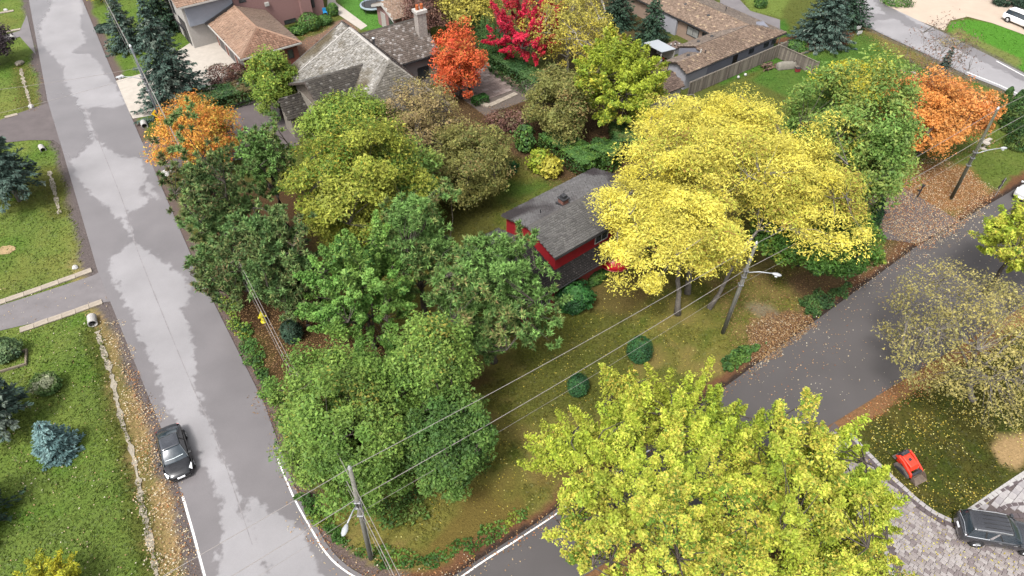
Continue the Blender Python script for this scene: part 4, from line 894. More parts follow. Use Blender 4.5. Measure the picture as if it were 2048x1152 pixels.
# --- red house
def red_house():
    h = empty('house', (3.6, 41.9, 0), R_(39), 'red two storey house with grey shingle roof half under the yellow locusts', 'house')
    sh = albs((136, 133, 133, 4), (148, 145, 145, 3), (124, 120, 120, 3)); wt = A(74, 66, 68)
    sh_shade = albs((118, 116, 114, 4), (130, 128, 125, 3), (102, 99, 98, 3))  # darker palette: the front slope's shade is put into the shingle colour
    d = M_trimd
    wall(h, 0.35, 11.0, 0.35, 6.95, 2.6, 5.5, M_red, gable=('x', 3.65, 6.36))
    slope(h, [(0, 0, 5.6), (11.4, 0, 5.6), (11.4, 3.65, 6.6), (0, 3.65, 6.6)], 0.26, 0.21, sh_shade, 301, M_deckg, wet=None, jit=.08)
    slope(h, [(11.4, 7.3, 5.6), (0, 7.3, 5.6), (0, 3.66, 6.6), (11.4, 3.66, 6.6)], 0.26, 0.21, sh, 302, M_deckg, wet=wt, jit=.07)
    caps(h, [((0, 3.655, 6.63), (11.4, 3.655, 6.63))], mat('cap_grey', A(112, 108, 106), .9))
    fb = M_red
    MB().box((0.0, -0.05, 5.36), (11.4, 0.04, 5.5)).build('fascia', M_trimd, h)
    # lower storey
    wall(h, -4.4, 11.0, -0.25, 7.5, 0, 2.75, M_redbrick)
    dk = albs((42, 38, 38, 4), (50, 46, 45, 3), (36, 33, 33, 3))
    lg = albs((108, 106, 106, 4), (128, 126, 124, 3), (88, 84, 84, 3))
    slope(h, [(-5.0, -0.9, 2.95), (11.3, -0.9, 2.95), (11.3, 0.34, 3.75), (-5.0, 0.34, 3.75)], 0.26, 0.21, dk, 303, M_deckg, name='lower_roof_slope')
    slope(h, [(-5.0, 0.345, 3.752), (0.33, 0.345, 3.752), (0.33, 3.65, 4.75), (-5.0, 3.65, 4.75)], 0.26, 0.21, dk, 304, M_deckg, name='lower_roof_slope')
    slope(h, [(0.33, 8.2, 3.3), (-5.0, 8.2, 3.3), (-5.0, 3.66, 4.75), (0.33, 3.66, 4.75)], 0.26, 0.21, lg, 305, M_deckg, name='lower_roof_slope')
    wall(h, -4.4, 0.3, 0.4, 7.4, 2.76, 3.4, M_redbrick, gable=('x', 3.65, 4.5))
    MB().box((-5.0, -1.0, 2.82), (11.3, -0.905, 2.93)).build('gutter', d, h)
    opening(h, 'y', -2.6, -0.6, -0.25, 0.9, 2.2, M_trimw, out=-1)
    opening(h, 'y', 1.2, 2.15, -0.25, 0.05, 2.15, mat('dark_door_frame', (.03, .02, .02)), mat('dark_door', (.02, .014, .014), .5), 'door', -1)
    opening(h, 'y', 5.0, 6.6, 0.35, 4.1, 5.1, M_trimw, out=-1)
    MB().box((0.9, -2.1, 0), (2.5, -0.27, 0.18)).build('stoop', M_conc, h, bevel=0.03)
    # chimney and vents
    c = MB().box((4.35, 3.95, 6.3), (5.0, 4.6, 7.05)).build('chimney', mat('chimney_brick', A(150, 104, 92), .9, .25, 12, .3), h)
    MB().box((4.27, 3.87, 7.05), (5.08, 4.68, 7.14)).build('cap', M_trimd, c)
    MB().box((4.45, 4.05, 7.14), (4.9, 4.5, 7.42)).build('flue', M_trimd, c, bevel=.03)
    MB().tube([(4.7, 4.3, 7.4), (4.7, 4.3, 7.75), (4.95, 4.3, 7.85)], 0.025, 6).build('rod', M_trimd, c)
    MB().box((4.2, 3.8, 6.36), (5.15, 4.75, 6.58)).build('flashing', M_trimd, h)
    MB().tube([(2.3, 4.6, 6.2), (2.3, 4.6, 6.75)], 0.05, 8).build('vent_pipe', M_trimd, h)
    # lower grey roof at the back end
    wall(h, 11.02, 13.4, 1.2, 6.0, 0, 4.0, M_redbrick)
    slope(h, [(13.8, 0.8, 4.1), (13.8, 6.6, 4.1), (11.0, 6.2, 5.2), (11.0, 1.2, 5.2)], 0.26, 0.21, lg, 306, M_deckg)
    return h
red_house()
cn_ = empty('canopy', tuple(P(1222, 540)), R_(39), 'glossy red rounded canopy at the front of the red house', 'canopy')
mb = MB(); V = []; nu, nv = 14, 8
for i in range(nv + 1):
    for j in range(nu + 1):
        a = math.pi * j / nu; e = (math.pi / 2) * i / nv
        V.append((-1.5 * math.cos(a) * math.cos(e), -1.7 * math.sin(a) * math.cos(e), 1.35 + 1.25 * math.sin(e)))
mb.add(V, [[i * (nu + 1) + j, i * (nu + 1) + j + 1, (i + 1) * (nu + 1) + j + 1, (i + 1) * (nu + 1) + j] for i in range(nv) for j in range(nu)])
o = mb.build('fabric', plain('red_fabric', A(178, 16, 36, 1.4), .35), cn_, smooth=True); o.modifiers.new('s', 'SOLIDIFY').thickness = 0.03
MB().tube([(-1.5 * math.cos(math.pi * j / 16), -1.72 * math.sin(math.pi * j / 16), 1.34) for j in range(17)], 0.04, 6).build('rim', plain('red_piping', A(206, 90, 100), .5), cn_)
for sx in (-1.45, 1.45): MB().tube([(sx, -0.02, 0), (sx, -0.02, 1.36)], 0.04, 6).build('post', M_trimd, cn_)

# --- shake roofed house
def shake_house():
    h = empty('house', (-19.8, 79.3, 0), R_(35), 'grey stone house with weathered cedar shake roofs and a brick chimney', 'house')
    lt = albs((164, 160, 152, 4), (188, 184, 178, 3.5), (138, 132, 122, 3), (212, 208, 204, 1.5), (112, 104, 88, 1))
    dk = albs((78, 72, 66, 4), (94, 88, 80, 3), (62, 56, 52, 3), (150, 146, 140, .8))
    br = albs((122, 108, 98, 4), (150, 138, 130, 3), (98, 84, 74, 3), (200, 194, 190, 1.6))
    wall(h, -7.6, 3.4, -16.3, 0.4, 0, 5.15, mat('house_stone', A(168, 160, 148), .9, .25, 3, .3))
    mo = A(112, 100, 78)
    slope(h, [(-8.2, -1.5, 5), (-8.2, -17.0, 5), (0, -11.2, 9), (0, -1.5, 9)], .27, .27, lt, 311, M_deckg, wet=mo, thick=.2)
    slope(h, [(-8.2, 1.0, 4.75), (-8.2, -1.49, 4.75), (0, -1.49, 8.75), (0, 1.0, 8.75)], .27, .27, lt, 312, M_deckg, wet=mo)
    slope(h, [(-8.2, -17.0, 5), (3.9, -17.0, 5), (0, -11.2, 9)], .27, .27, albs((134, 128, 118, 4), (110, 104, 94, 3), (160, 154, 146, 2)), 313, M_deckg)
    slope(h, [(3.9, -17.0, 5), (3.9, 1.0, 5), (0, 1.0, 9), (0, -11.2, 9)], .27, .27, br, 314, M_deckg)
    pale = mat('ridge_pale', A(206, 200, 194), .8, .2, 3)
    caps(h, [((0, -1.4, 9.03), (0, -11.2, 9.03)), ], pale, .2)
    caps(h, [((0, -11.2, 9.02), (-8.2, -17, 5.04)), ((0, -11.2, 9.02), (3.9, -17, 5.04))], mat('hip_grey', A(150, 144, 136), .9), .16)
    MB().prism([(-8.2, -1.5, 4.9), (0, -1.5, 8.9), (0, -1.5, 9.12), (-8.2, -1.5, 5.12)], (0, .16, 0)).build('rake_board', pale, h)
    MB().prism([(-8.2, 1.0, 4.65), (0, 1.0, 8.65), (0, 1.0, 8.85), (-8.2, 1.0, 4.85)], (0, .12, 0)).build('rake_board', mat('rake_grey', A(120, 114, 108)), h)
    # cross gable
    wall(h, -8.35, -7.62, -14.2, -3.2, 0, 4.75, MATS['house_stone']);
    MB().prism([(-8.3, -14.6, 4.75), (-8.3, -2.6, 4.75), (-8.3, -8.65, 7.7)], (0.5, 0, 0)).build('gable_wall', mat('stucco_taupe', A(140, 128, 118), .9), h)
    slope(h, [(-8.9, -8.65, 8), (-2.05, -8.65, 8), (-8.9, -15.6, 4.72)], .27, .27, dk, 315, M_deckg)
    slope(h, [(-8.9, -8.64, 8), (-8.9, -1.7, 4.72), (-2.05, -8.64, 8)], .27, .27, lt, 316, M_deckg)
    caps(h, [((-8.9, -8.645, 8.03), (-2.1, -8.645, 8.03))], mat('cap_dark', A(92, 86, 80), .9))
    for s in (-1, 1):
        MB().prism([(-8.92, -8.645, 8.02), (-8.92, -8.645, 7.78), (-8.92, -8.645 + s * 6.95, 4.5), (-8.92, -8.645 + s * 6.95, 4.74)], (-.1, 0, 0)).build('barge_board', mat('barge', A(96, 84, 78)), h)
    MB().prism([(-2.1, -8.8, 7.98), (-1.95, -8.6, 8.02), (-6.0, -12.6, 6.2), (-6.15, -12.8, 6.14)], (0, 0, .06)).build('valley_flashing', mat('flashing_brown', A(150, 136, 120)), h)
    # entry gable
    wall(h, -10.6, -8.36, -5.6, -3.0, 0, 3.0, MATS['house_stone'])
    slope(h, [(-11.0, -6.3, 2.9), (-8.4, -6.3, 2.9), (-8.4, -4.3, 4.5), (-11.0, -4.3, 4.5)], .27, .27, dk, 317, M_deckg, name='porch_roof_slope')
    slope(h, [(-8.4, -2.3, 2.9), (-11.0, -2.3, 2.9), (-11.0, -4.29, 4.5), (-8.4, -4.29, 4.5)], .27, .27, lt, 318, M_deckg, name='porch_roof_slope')
    # east wing
    stw = mat('wing_stucco', A(176, 168, 168), .9, .08, 1)
    wall(h, 3.9, 9.7, -3.7, 4.8, 0, 4.25, stw, gable=('x', .55, 6.6))
    slope(h, [(0.6, -4.25, 4.2), (10.2, -4.25, 4.2), (10.2, .55, 7), (0.6, .55, 7)], .34, .28, br, 319, M_deckg)
    slope(h, [(10.2, 5.4, 4.6), (0.6, 5.4, 4.6), (0.6, .56, 7), (10.2, .56, 7)], .34, .28, albs((206, 200, 194, 3), (190, 184, 178, 3)), 320, M_deckg)
    caps(h, [((0.6, .555, 7.03), (10.2, .555, 7.03))], MATS['cap_dark'])
    MB().box((0.6, -4.36, 4.02), (10.25, -4.255, 4.18)).build('gutter', M_trimd, h)
    opening(h, 'y', 7.0, 8.6, -3.7, 1.2, 2.8, M_trimd, out=-1)
    c = MB().box((8.7, -1.9, 4.2), (9.9, -0.9, 8.55)).build('chimney', mat('chimney_white_brick', A(196, 186, 178), .9, .4, 6, .4), h, bevel=.02)
    MB().box((8.55, -2.05, 8.55), (10.05, -0.75, 8.95)).build('cap', mat('chimney_cap', A(222, 216, 210), .8, .1), c, bevel=.03)
    for px_ in (9.0, 9.6): MB().lathe([(.2, 0), (.24, .1), (.18, .5), (.2, .6), (.14, .6), (.12, .2)], (px_, -1.4, 8.95), 12).build('flue_pot', mat('terracotta', A(216, 118, 66), .8), c, smooth=True)
    MB().lathe([(.16, 0), (.16, .9), (.2, .92), (.2, 1.05), (0, 1.1)], (2.2, -2.6, 6.6), 10).build('vent_pipe', plain('galvanised', (.55, .56, .58), .4, .8), h, smooth=True)
    # covered back terrace roof near the patio
    slope(h, [(8.6, -8.3, 2.7), (12.2, -8.3, 2.7), (12.2, -5.2, 3.1), (8.6, -5.2, 3.1)], .27, .27, dk, 321, M_deckg, name='terrace_roof')
    for a in ((8.9, -8.0), (11.9, -8.0), (11.9, -5.5), (8.9, -5.5)): MB().box((a[0] - .1, a[1] - .1, 0), (a[0] + .1, a[1] + .1, 2.6)).build('post', M_trimd, h)
shake_house()

# --- garage with tile roof, white house, pink brick house
def garage():
    h = empty('garage', (-34.65, 82.4, 0), R_(36), 'brick garage with hipped tan tile roof beside the concrete driveway', 'garage')
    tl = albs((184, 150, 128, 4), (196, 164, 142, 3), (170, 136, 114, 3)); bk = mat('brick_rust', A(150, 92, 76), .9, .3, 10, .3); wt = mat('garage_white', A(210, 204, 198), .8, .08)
    wall(h, .5, 7.7, .5, 12.2, 0, 2.85, bk)
    dk = mat('tile_deck', A(92, 68, 56), .9)
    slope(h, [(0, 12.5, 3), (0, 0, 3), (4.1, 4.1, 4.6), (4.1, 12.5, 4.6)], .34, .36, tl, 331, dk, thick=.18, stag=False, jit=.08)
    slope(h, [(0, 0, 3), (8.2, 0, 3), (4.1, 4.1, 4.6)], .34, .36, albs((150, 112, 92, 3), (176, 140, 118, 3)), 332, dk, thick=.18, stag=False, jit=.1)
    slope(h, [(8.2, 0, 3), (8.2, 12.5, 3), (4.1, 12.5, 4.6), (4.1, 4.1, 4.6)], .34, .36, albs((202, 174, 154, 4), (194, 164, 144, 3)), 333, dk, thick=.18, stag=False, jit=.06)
    caps(h, [((4.1, 12.5, 4.64), (4.1, 4.1, 4.64)), ((4.1, 4.1, 4.64), (0, 0, 3.04)), ((4.1, 4.1, 4.64), (8.2, 0, 3.04))], mat('tile_cap', A(176, 140, 118), .85), .17, .1)
    MB().box((-.12, -.02, 2.78), (-.005, 12.5, 2.98)).build('gutter', M_trimw, h); MB().box((0, -.12, 2.78), (8.2, -.005, 2.98)).build('gutter', M_trimw, h)
    for y in (1.2, 4.9, 8.6):
        opening(h, 'x', y, y + 2.6, .5, .02, 2.4, M_trimw, mat('garage_door_dark', (.05, .045, .045), .5), 'door', -1, .14)
    opening(h, 'y', 2.2, 3.0, .5, 1.0, 2.2, M_trimd, out=-1); opening(h, 'y', 6.2, 7.0, .5, 1.0, 2.2, M_trimd, out=-1)
    w2 = empty('house', (-34.65, 82.4, 0), R_(36), 'white and grey modern house behind the tile roofed garage', 'house')
    sid = mat('siding_bluegrey', A(176, 182, 196), .8, .06, 2)
    wall(w2, -2.6, 3.9, 13.2, 24, 0, 6.4, wt); wall(w2, -2.3, 4.1, 12.75, 13.2, 3.2, 6.4, sid, 'siding')
    slope(w2, [(-3.2, 12.2, 6.2), (4.3, 12.2, 6.2), (4.3, 18, 8.4), (-3.2, 18, 8.4)], .34, .36, tl, 334, dk, stag=False, jit=.08)
    MB().box((-3.2, 12.1, 6.0), (4.3, 12.19, 6.2)).build('fascia', M_trimw, w2)
    MB().prism([(-.4, 12.45, 3.05), (4.1, 12.45, 4.68), (4.1, 12.45, 4.95), (-.4, 12.45, 3.32)], (0, .2, 0)).build('flashing', M_trimd, w2)
    opening(w2, 'y', -1.6, -.6, 13.2, 3.6, 5.6, M_trimd, out=-1)
    opening(w2, 'x', 14.2, 17.2, -2.6, .05, 3.4, M_trimd, mat('garage_door_dark', (.05, .045, .045)), 'door', -1, .15)
    opening(w2, 'x', 18.3, 19.6, -2.6, 3.0, 5.0, M_trimd, out=-1); opening(w2, 'x', 20.4, 21.6, -2.6, 3.0, 5.0, M_trimd, out=-1)
    p = empty('house', (-34.65, 82.4, 0), R_(36), 'pink brick house wall with dark basement window beside the garage', 'house')
    pk = mat('pink_brick', A(184, 142, 138), .9, .16, 9, .25)
    wall(p, 4.2, 13.4, 12.9, 24, 0, 7.4, pk); wall(p, 13.4, 15.0, 12.3, 22, 0, 7.2, pk); wall(p, 15.0, 17.2, 13.0, 22, 0, 7.2, pk, 'wall')
    slope(p, [(3.8, 12.3, 7.4), (17.6, 12.3, 7.4), (17.6, 18, 9.4), (3.8, 18, 9.4)], .34, .36, tl, 335, dk, stag=False)
    opening(p, 'y', 10.6, 12.4, 12.9, .1, .7, M_trimd, out=-1); opening(p, 'y', 5.0, 6.0, 12.9, 4.6, 6.2, M_trimd, out=-1)
    MB().box((8.4, 12.6, 3.4), (9.0, 12.89, 3.9)).build('wall_vent', M_trimw, p)
    MB().box((15.3, 12.75, 1.5), (15.7, 12.99, 3.4)).build('downpipe', M_trimd, p)
garage()
aw = empty('metal_awning', tuple(P(402, 78)), R_(36), 'dark ribbed metal awning panels in front of the white house', 'awning')
for k in range(7):
    MB().prism([(-1.9 + k * .42, 0, 1.9 - k * .16), (-1.9 + k * .42 + .44, 0, 1.85 - k * .16), (-1.9 + k * .42 + .44, 0, 1.78 - k * .16), (-1.9 + k * .42, 0, 1.83 - k * .16)], (0, 3.6, 0)).build('panel', mat('awning_metal', A(122, 126, 132), .45, .2, 3, metal=.5) if k % 2 else mat('awning_metal_dark', A(70, 72, 78), .45, .2, 3, metal=.4), aw)
for a in ((-1.7, .15), (-1.7, 3.4), (.9, .15), (.9, 3.4)): MB().box((a[0] - .06, a[1] - .06, 0), (a[0] + .06, a[1] + .06, 1.75 if a[0] < 0 else .75)).build('post', M_trimd, aw)

# --- grey bungalow
def bungalow():
    h = empty('house', (22.25, 79.6, 0), R_(36.4), 'long grey bungalow with brown leaf dotted roof behind the wooden fence', 'house')
    sh = albs((150, 128, 112, 4), (164, 142, 126, 3), (134, 112, 98, 3), (214, 190, 156, .7)); sf = albs((178, 160, 146, 4), (168, 148, 134, 3), (216, 194, 166, .5))
    gw = mat('bungalow_white', A(196, 196, 204), .8, .06, 1.5); gg = mat('bungalow_grey', A(150, 152, 166), .8, .06, 1.5); dk = mat('brown_deck', A(96, 80, 70), .9)
    zr = 3.75
    slope(h, [(4, 0, 2.6), (19.2, 0, 2.6), (14.8, 3, zr), (4, 3, zr)], .32, .26, sh, 341, dk)
    slope(h, [(19.2, 0, 2.6), (19.2, 26, 2.6), (14.8, 26, zr), (14.8, 3, zr)], .32, .26, sf, 342, dk)
    slope(h, [(10.5, 6, 2.6), (4, 6, 2.6), (4, 3.01, zr), (14.8, 3.01, zr)], .32, .26, sf, 343, dk)
    slope(h, [(10.5, 26, 2.6), (10.5, 6, 2.6), (14.79, 3.01, zr), (14.79, 26, zr)], .32, .26, sh, 344, dk)
    slope(h, [(-.4, 0, 2.55), (3.99, 0, 2.55), (3.99, 1.95, 3.28), (-.4, 1.95, 3.28)], .32, .26, sh, 345, dk)
    slope(h, [(3.99, 4.0, 2.55), (-.4, 4.0, 2.55), (-.4, 1.96, 3.28), (3.99, 1.96, 3.28)], .32, .26, sf, 346, dk)
    wall(h, 0, 4.05, .45, 3.6, 0, 2.5, gw, gable=('x', 1.95, 3.1))
    wall(h, 4.06, 17.6, .45, 5.6, 0, 2.5, gg, gable=('x', 3.0, 3.5))
    wall(h, 10.9, 18.6, 5.62, 26, 0, 2.5, mat('bungalow_tan', A(186, 160, 142), .85, .08))
    wall(h, 4.3, 10.85, 5.62, 5.75, 0, 2.4, gw, 'siding')
    MB().box((-.4, -.1, 2.42), (19.2, -.005, 2.54)).build('gutter', M_trimd, h)
    MB().box((10.38, 6.1, 2.44), (10.49, 26, 2.58)).build('gutter', M_trimd, h)
    for x in (9.6, 11.0): pass
    opening(h, 'y', 9.0, 9.9, .45, .05, 2.05, M_trimd, mat('dark_door', (.02, .014, .014), .5), 'door', -1)
    for x in (12.2, 15.3, 16.9): opening(h, 'y', x, x + .95, .45, 1.3, 1.95, M_trimd, out=-1)
    opening(h, 'x', 8.2, 10.4, 10.9, .8, 2.1, M_trimd, mat('blind', A(176, 176, 172), .6), out=-1)
    opening(h, 'x', 6.2, 7.6, 10.9, .1, 2.1, M_trimd, out=-1); opening(h, 'x', 13.5, 14.6, 10.9, .05, 2.1, M_trimd, mat('dark_door', (.02, .014, .014), .5), 'door', -1)
    wall(h, 10.55, 10.88, 12.2, 17, 0, 2.4, gw, 'porch_wall')
    for x, y in ((6.0, 4.2), (8.6, 4.2), (13.2, 9.0), (13.4, 13.5), (2.4, 2.6)):
        zz = 3.0
        MB().lathe([(.22, 0), (.22, .16), (.26, .18), (.2, .3), (0, .34)], (x, y, 3.18 if x > 3 else 2.98), 10).build('roof_vent', M_trimd, h)
    MB().tube([(4.4, 1.6, 3.0), (4.4, 1.6, 3.7)], .07, 8).build('vent_pipe', M_trimd, h); MB().tube([(4.0, 2.0, 3.1), (4.0, 2.0, 3.75)], .1, 8).build('vent_pipe', M_trimw, h)
    MB().tube([(16.2, 8.5, 3.2), (16.2, 8.5, 4.0)], .06, 8).build('vent_pipe', M_trimd, h)
    MB().box((13.9, 19.2, 3.3), (14.9, 20.2, 4.4)).build('chimney', mat('chimney_brick', A(150, 104, 92)), h)
    MB().tube([(-.06, 3.5, 2.4), (-.06, 3.55, .2)], .05, 6).build('downpipe', M_trimd, h)
    MB().tube([(18.9, .6, 0), (18.9, .6, 2.5)], .06, 6).build('post', M_trimw, h)
bungalow()
# --- brown shed behind the locusts
sd_ = empty('shed', tuple(P(1290, 238)), R_(36), 'small shed with brown shingle roof half hidden by the yellow locusts', 'shed')
sb_ = albs((124, 104, 94, 4), (140, 120, 108, 3), (106, 88, 80, 3), (196, 170, 140, .5))
wall(sd_, .3, 6.0, .3, 4.7, 0, 2.3, mat('shed_wall', A(190, 186, 184), .9, .1), gable=('x', 2.5, 3.1))
slope(sd_, [(0, 0, 2.35), (6.4, 0, 2.35), (6.4, 2.5, 3.3), (0, 2.5, 3.3)], .32, .26, sb_, 351, M_deckg)
slope(sd_, [(6.4, 5, 2.35), (0, 5, 2.35), (0, 2.51, 3.3), (6.4, 2.51, 3.3)], .32, .26, sb_, 352, M_deckg)
opening(sd_, 'x', 1.6, 2.8, .3, .1, 2.0, M_trimd, mat('dark_door', (.02, .014, .014), .5), 'door', -1)
# --- small outbuilding with white gable
ob = empty('outbuilding', (-16.7, 94.5, 0), R_(36), 'tan roofed outbuilding with white gable trim beside the trampoline', 'shed')
wall(ob, .5, 9, .3, 6.0, 0, 2.9, MATS['pink_brick'], gable=('x', 3.1, 4.0))
sf_ = albs((186, 158, 138, 4), (176, 148, 128, 3))
slope(ob, [(0, -.2, 2.85), (10, -.2, 2.85), (10, 3.1, 4.25), (0, 3.1, 4.25)], .32, .26, sf_, 361, M_trimw)
slope(ob, [(10, 6.4, 2.85), (0, 6.4, 2.85), (0, 3.11, 4.25), (10, 3.11, 4.25)], .32, .26, albs((196, 172, 152, 4), (186, 160, 140, 2)), 362, M_trimw)
for s in (-1, 1): MB().prism([(-.05, 3.105, 4.2), (-.05, 3.105, 3.75), (-.05, 3.105 + s * 3.3, 2.5), (-.05, 3.105 + s * 3.3, 2.85)], (-.08, 0, 0)).build('barge_board', M_trimw, ob)
opening(ob, 'x', 3.4, 4.8, .5, .05, 2.3, M_trimw, MATS['garage_white'], 'door', -1); opening(ob, 'x', 1.0, 2.4, .5, .6, 2.2, M_trimd, out=-1)
MB().box((3, 4.4, 3.72), (3.4, 4.8, 3.95)).build('roof_vent', M_trimd, ob)
# --- corner of the maroon house, top right, and flat canopy behind the red maple
mh = empty('house', tuple(P(2022, 2)), R_(-60), 'maroon brick house front behind the dark yews', 'house')
wall(mh, -3, 12, .6, 9, 0, 3.0, mat('maroon_brick', A(128, 92, 92), .9, .2, 9, .2)); slope(mh, [(-3.5, 0, 3), (12.5, 0, 3), (12.5, 5, 5), (-3.5, 5, 5)], .32, .26, sb_, 371, M_deckg)
opening(mh, 'y', 2, 4, .6, .9, 2.3, M_trimw, out=-1); opening(mh, 'y', 6, 8, .6, .9, 2.3, M_trimw, out=-1)
fh = empty('pergola', tuple(P(905, 66)), R_(36), 'brown pergola roof with open slats behind the orange red maple', 'pergola')
for a in ((0, 0), (5, 0), (0, 5), (5, 5)): MB().box((a[0] - .1, a[1] - .1, 0), (a[0] + .1, a[1] + .1, 2.6)).build('post', mat('pergola_wood', A(122, 98, 80), .9, .2), fh)
for k in range(9): MB().box((-.3, .1 + k * .6, 2.72), (5.4, .2 + k * .6, 2.9)).build('rafter', MATS['pergola_wood'], fh)
for y in (0, 5): MB().box((-.3, y - .08, 2.55), (5.4, y + .08, 2.715)).build('beam', MATS['pergola_wood'], fh)

# ------------------------------------------------------------------ patio and steps
pt_ = bpy.data.objects.new('patio', None); link(pt_); tag(pt_, kind='structure')
ang = R_(36); O = P(985, 196); ex = np.array((math.cos(ang), math.sin(ang))); ey = np.array((-ex[1], ex[0]))
o = MB().box((-3.2, -3.0, 0), (4.6, 11.5, .035)).build('paving_bed', mat('paving_sand', A(120, 108, 100)), pt_); o.location = tuple(O); o.rotation_euler = (0, 0, ang)
slab = None; cols_ = [mat('patio_slab_a', A(166, 148, 142), .9, .12, 2), mat('patio_slab_b', A(152, 134, 128), .9, .12, 2), mat('patio_slab_c', A(178, 162, 156), .9, .12, 2)]
me_ = []
for m in cols_:
    q = MB().box((-.44, -.29, 0), (.44, .29, .06)).build('paving_slab', m, pt_, bevel=.012, seg=1); me_.append(q.data); bpy.data.objects.remove(q)
for j in range(15):
    for i in range(5):
        q = bpy.data.objects.new('paving_slab', me_[random.choice((0, 0, 1, 1, 2))]); link(q, pt_)
        q_ = O[:2] + ex * (-1.0 + i * .91 + (.45 if j % 2 else 0)) + ey * (.3 + j * .61); q.location = (q_[0], q_[1], .04 + random.uniform(-.004, .004)); q.rotation_euler = (0, 0, ang)
edge_stones('patio_kerb', np.array([O[:2] + ex * 4.4 + ey * 0.2, O[:2] + ex * 4.4 + ey * 10]), .5, 1.0, mat('kerb_tan', A(196, 170, 146), .9, .15), .22)
edge_stones('patio_kerb', np.array([O[:2] - ex * 1.9 + ey * 6, O[:2] - ex * 1.9 + ey * -1.5, O[:2] + ex * 3 - ey * 1.0]), .7, 1.0, M_kerb, .14)
st_ = empty('steps', tuple(O + np.array((*(ex * 4.6 - ey * 1.2), 0))), ang, 'pale stone steps at the end of the paved patio', 'steps')
for k in range(4): MB().box((k * .42, -1.0, 0), ((k + 1) * .42 - .004, 1.0, .16 * (k + 1))).build('step', mat('step_stone', A(206, 194, 182), .85, .12), st_, bevel=.02)
for y in (-1.3, 1.02): MB().box((0, y, 0), (1.7, y + .28, .85)).build('cheek_wall', MATS['step_stone'], st_, bevel=.03)

# ------------------------------------------------------------------ paved driveway, bottom right
DRV = poly([(1668, 846), (1704, 878), (1760, 938), (1826, 998), (1868, 1028), (1902, 1046), (1950, 1040), (1995, 1034), (2120, 1040), (2120, 1260), (1812, 1260), (1792, 1150), (1776, 1100), (1752, 1062), (1700, 1008), (1640, 955), (1592, 925)])
WLK = poly([(1906, 1040), (1958, 1002), (2040, 948), (2120, 900), (2120, 1034), (1992, 1028), (1948, 1034)])
SHEETS += [DRV, WLK]
dv = bpy.data.objects.new('paved_driveway', None); link(dv); tag(dv, kind='structure')
M_bed = mat('joint_sand', A(112, 100, 98), .95, .2, 6)
for pg, z in ((DRV, .034), (WLK, .03)):
    o = mesh_np('paving_bed', np.c_[pg, np.full(len(pg), z)], [list(range(len(pg)))], M_bed, dv)
    if o.data.polygons[0].normal.z < 0: o.data.flip_normals()
pv_cols = [(182, 173, 171), (170, 160, 158), (157, 146, 145), (192, 184, 182), (146, 134, 134), (176, 166, 162)]
pv_m = [mat('paver_%s' % 'abcdef'[i], A(*c), .8, .14, 5, .1) for i, c in enumerate(pv_cols)]
wk_m = [mat('walk_%s' % 'abc'[i], A(*c), .8, .12, 5, .1) for i, c in enumerate([(198, 192, 192), (184, 178, 180), (208, 204, 202)])]
bd_m = mat('border_paver', A(112, 100, 102), .8, .2, 5, .1)
PMESH = {}
def paver_mesh(lx, ly, m):
    k = (round(lx, 2), round(ly, 2), m.name)
    if k not in PMESH:
        o = MB().box((-lx / 2, -ly / 2, 0), (lx / 2, ly / 2, .06)).build('paver', m, None)
        bm = bmesh.new(); bm.from_mesh(o.data); bmesh.ops.bevel(bm, geom=[e for e in bm.edges if all(v.co.z > .05 for v in e.verts)], offset=.012, segments=1, affect='EDGES'); bm.to_mesh(o.data); bm.free()
        PMESH[k] = o.data; bpy.data.objects.remove(o)
    return PMESH[k]
def pave(region, ang, mats, wts, sizes, rowh, z, inset=.32, cap=300, avoid=None):
    r = random.Random(5); ax = np.array((math.cos(ang), math.sin(ang))); ay = np.array((-ax[1], ax[0])); c0 = region.mean(0)
    q = np.array([((p - c0) @ ax, (p - c0) @ ay) for p in region]); lo, hi = q.min(0), q.max(0); out = []; y = lo[1]
    while y < hi[1]:
        x = lo[0] - r.random()
        while x < hi[0]:
            l = r.choice(sizes); out.append((x + l / 2, y + rowh / 2, l)); x += l
        y += rowh
    out = np.array(out); sdv = sdist(out[:, :2], q); out = out[sdv > inset]
    w3 = c0 + out[:, :1] * ax + out[:, 1:2] * ay
    vis = [(Q(a, b, 0.05)) for a, b in w3]; ok = [i for i, (a, b) in enumerate(vis) if -30 < a < 2090 and b < 1180]
    ok.sort(key=lambda i: -vis[i][1]); single = set(ok[:cap]); mbs = {}
    for i, (x, yy_, l) in enumerate(out):
        m = r.choices(mats, wts)[0]; p = w3[i]; zz = z + r.uniform(-.004, .004)
        if i in single:
            o = bpy.data.objects.new('paver', paver_mesh(l - .02, rowh - .02, m)); link(o, dv); o.location = (p[0], p[1], zz); o.rotation_euler = (0, 0, ang + r.uniform(-.01, .01))
        elif Q(p[0], p[1], 0)[1] < 1230:
            h0, h1 = (l - .02) / 2, (rowh - .02) / 2; mb = mbs.setdefault(m.name, (MB(), m))[0]
            cs = [(p[0] + a * ax[0] + b * ay[0], p[1] + a * ax[1] + b * ay[1]) for a, b in ((-h0, -h1), (h0, -h1), (h0, h1), (-h0, h1))]
            mb.add([(a, b, zz) for a, b in cs] + [(a, b, zz + .06) for a, b in cs], [[4, 5, 6, 7], [0, 1, 5, 4], [1, 2, 6, 5], [2, 3, 7, 6], [3, 0, 4, 7]])
    for nm, (mb, m) in mbs.items(): tag(mb.build('pavers', m, dv), kind='stuff')
pave(DRV, R_(-44), pv_m, [5, 4, 3, 4, 2, 3], (.26, .38, .38, .5), .27, .036, .42)
pave(WLK, R_(38), wk_m, [4, 3, 2], (.42, .6, .6), .42, .032, .4, cap=60)
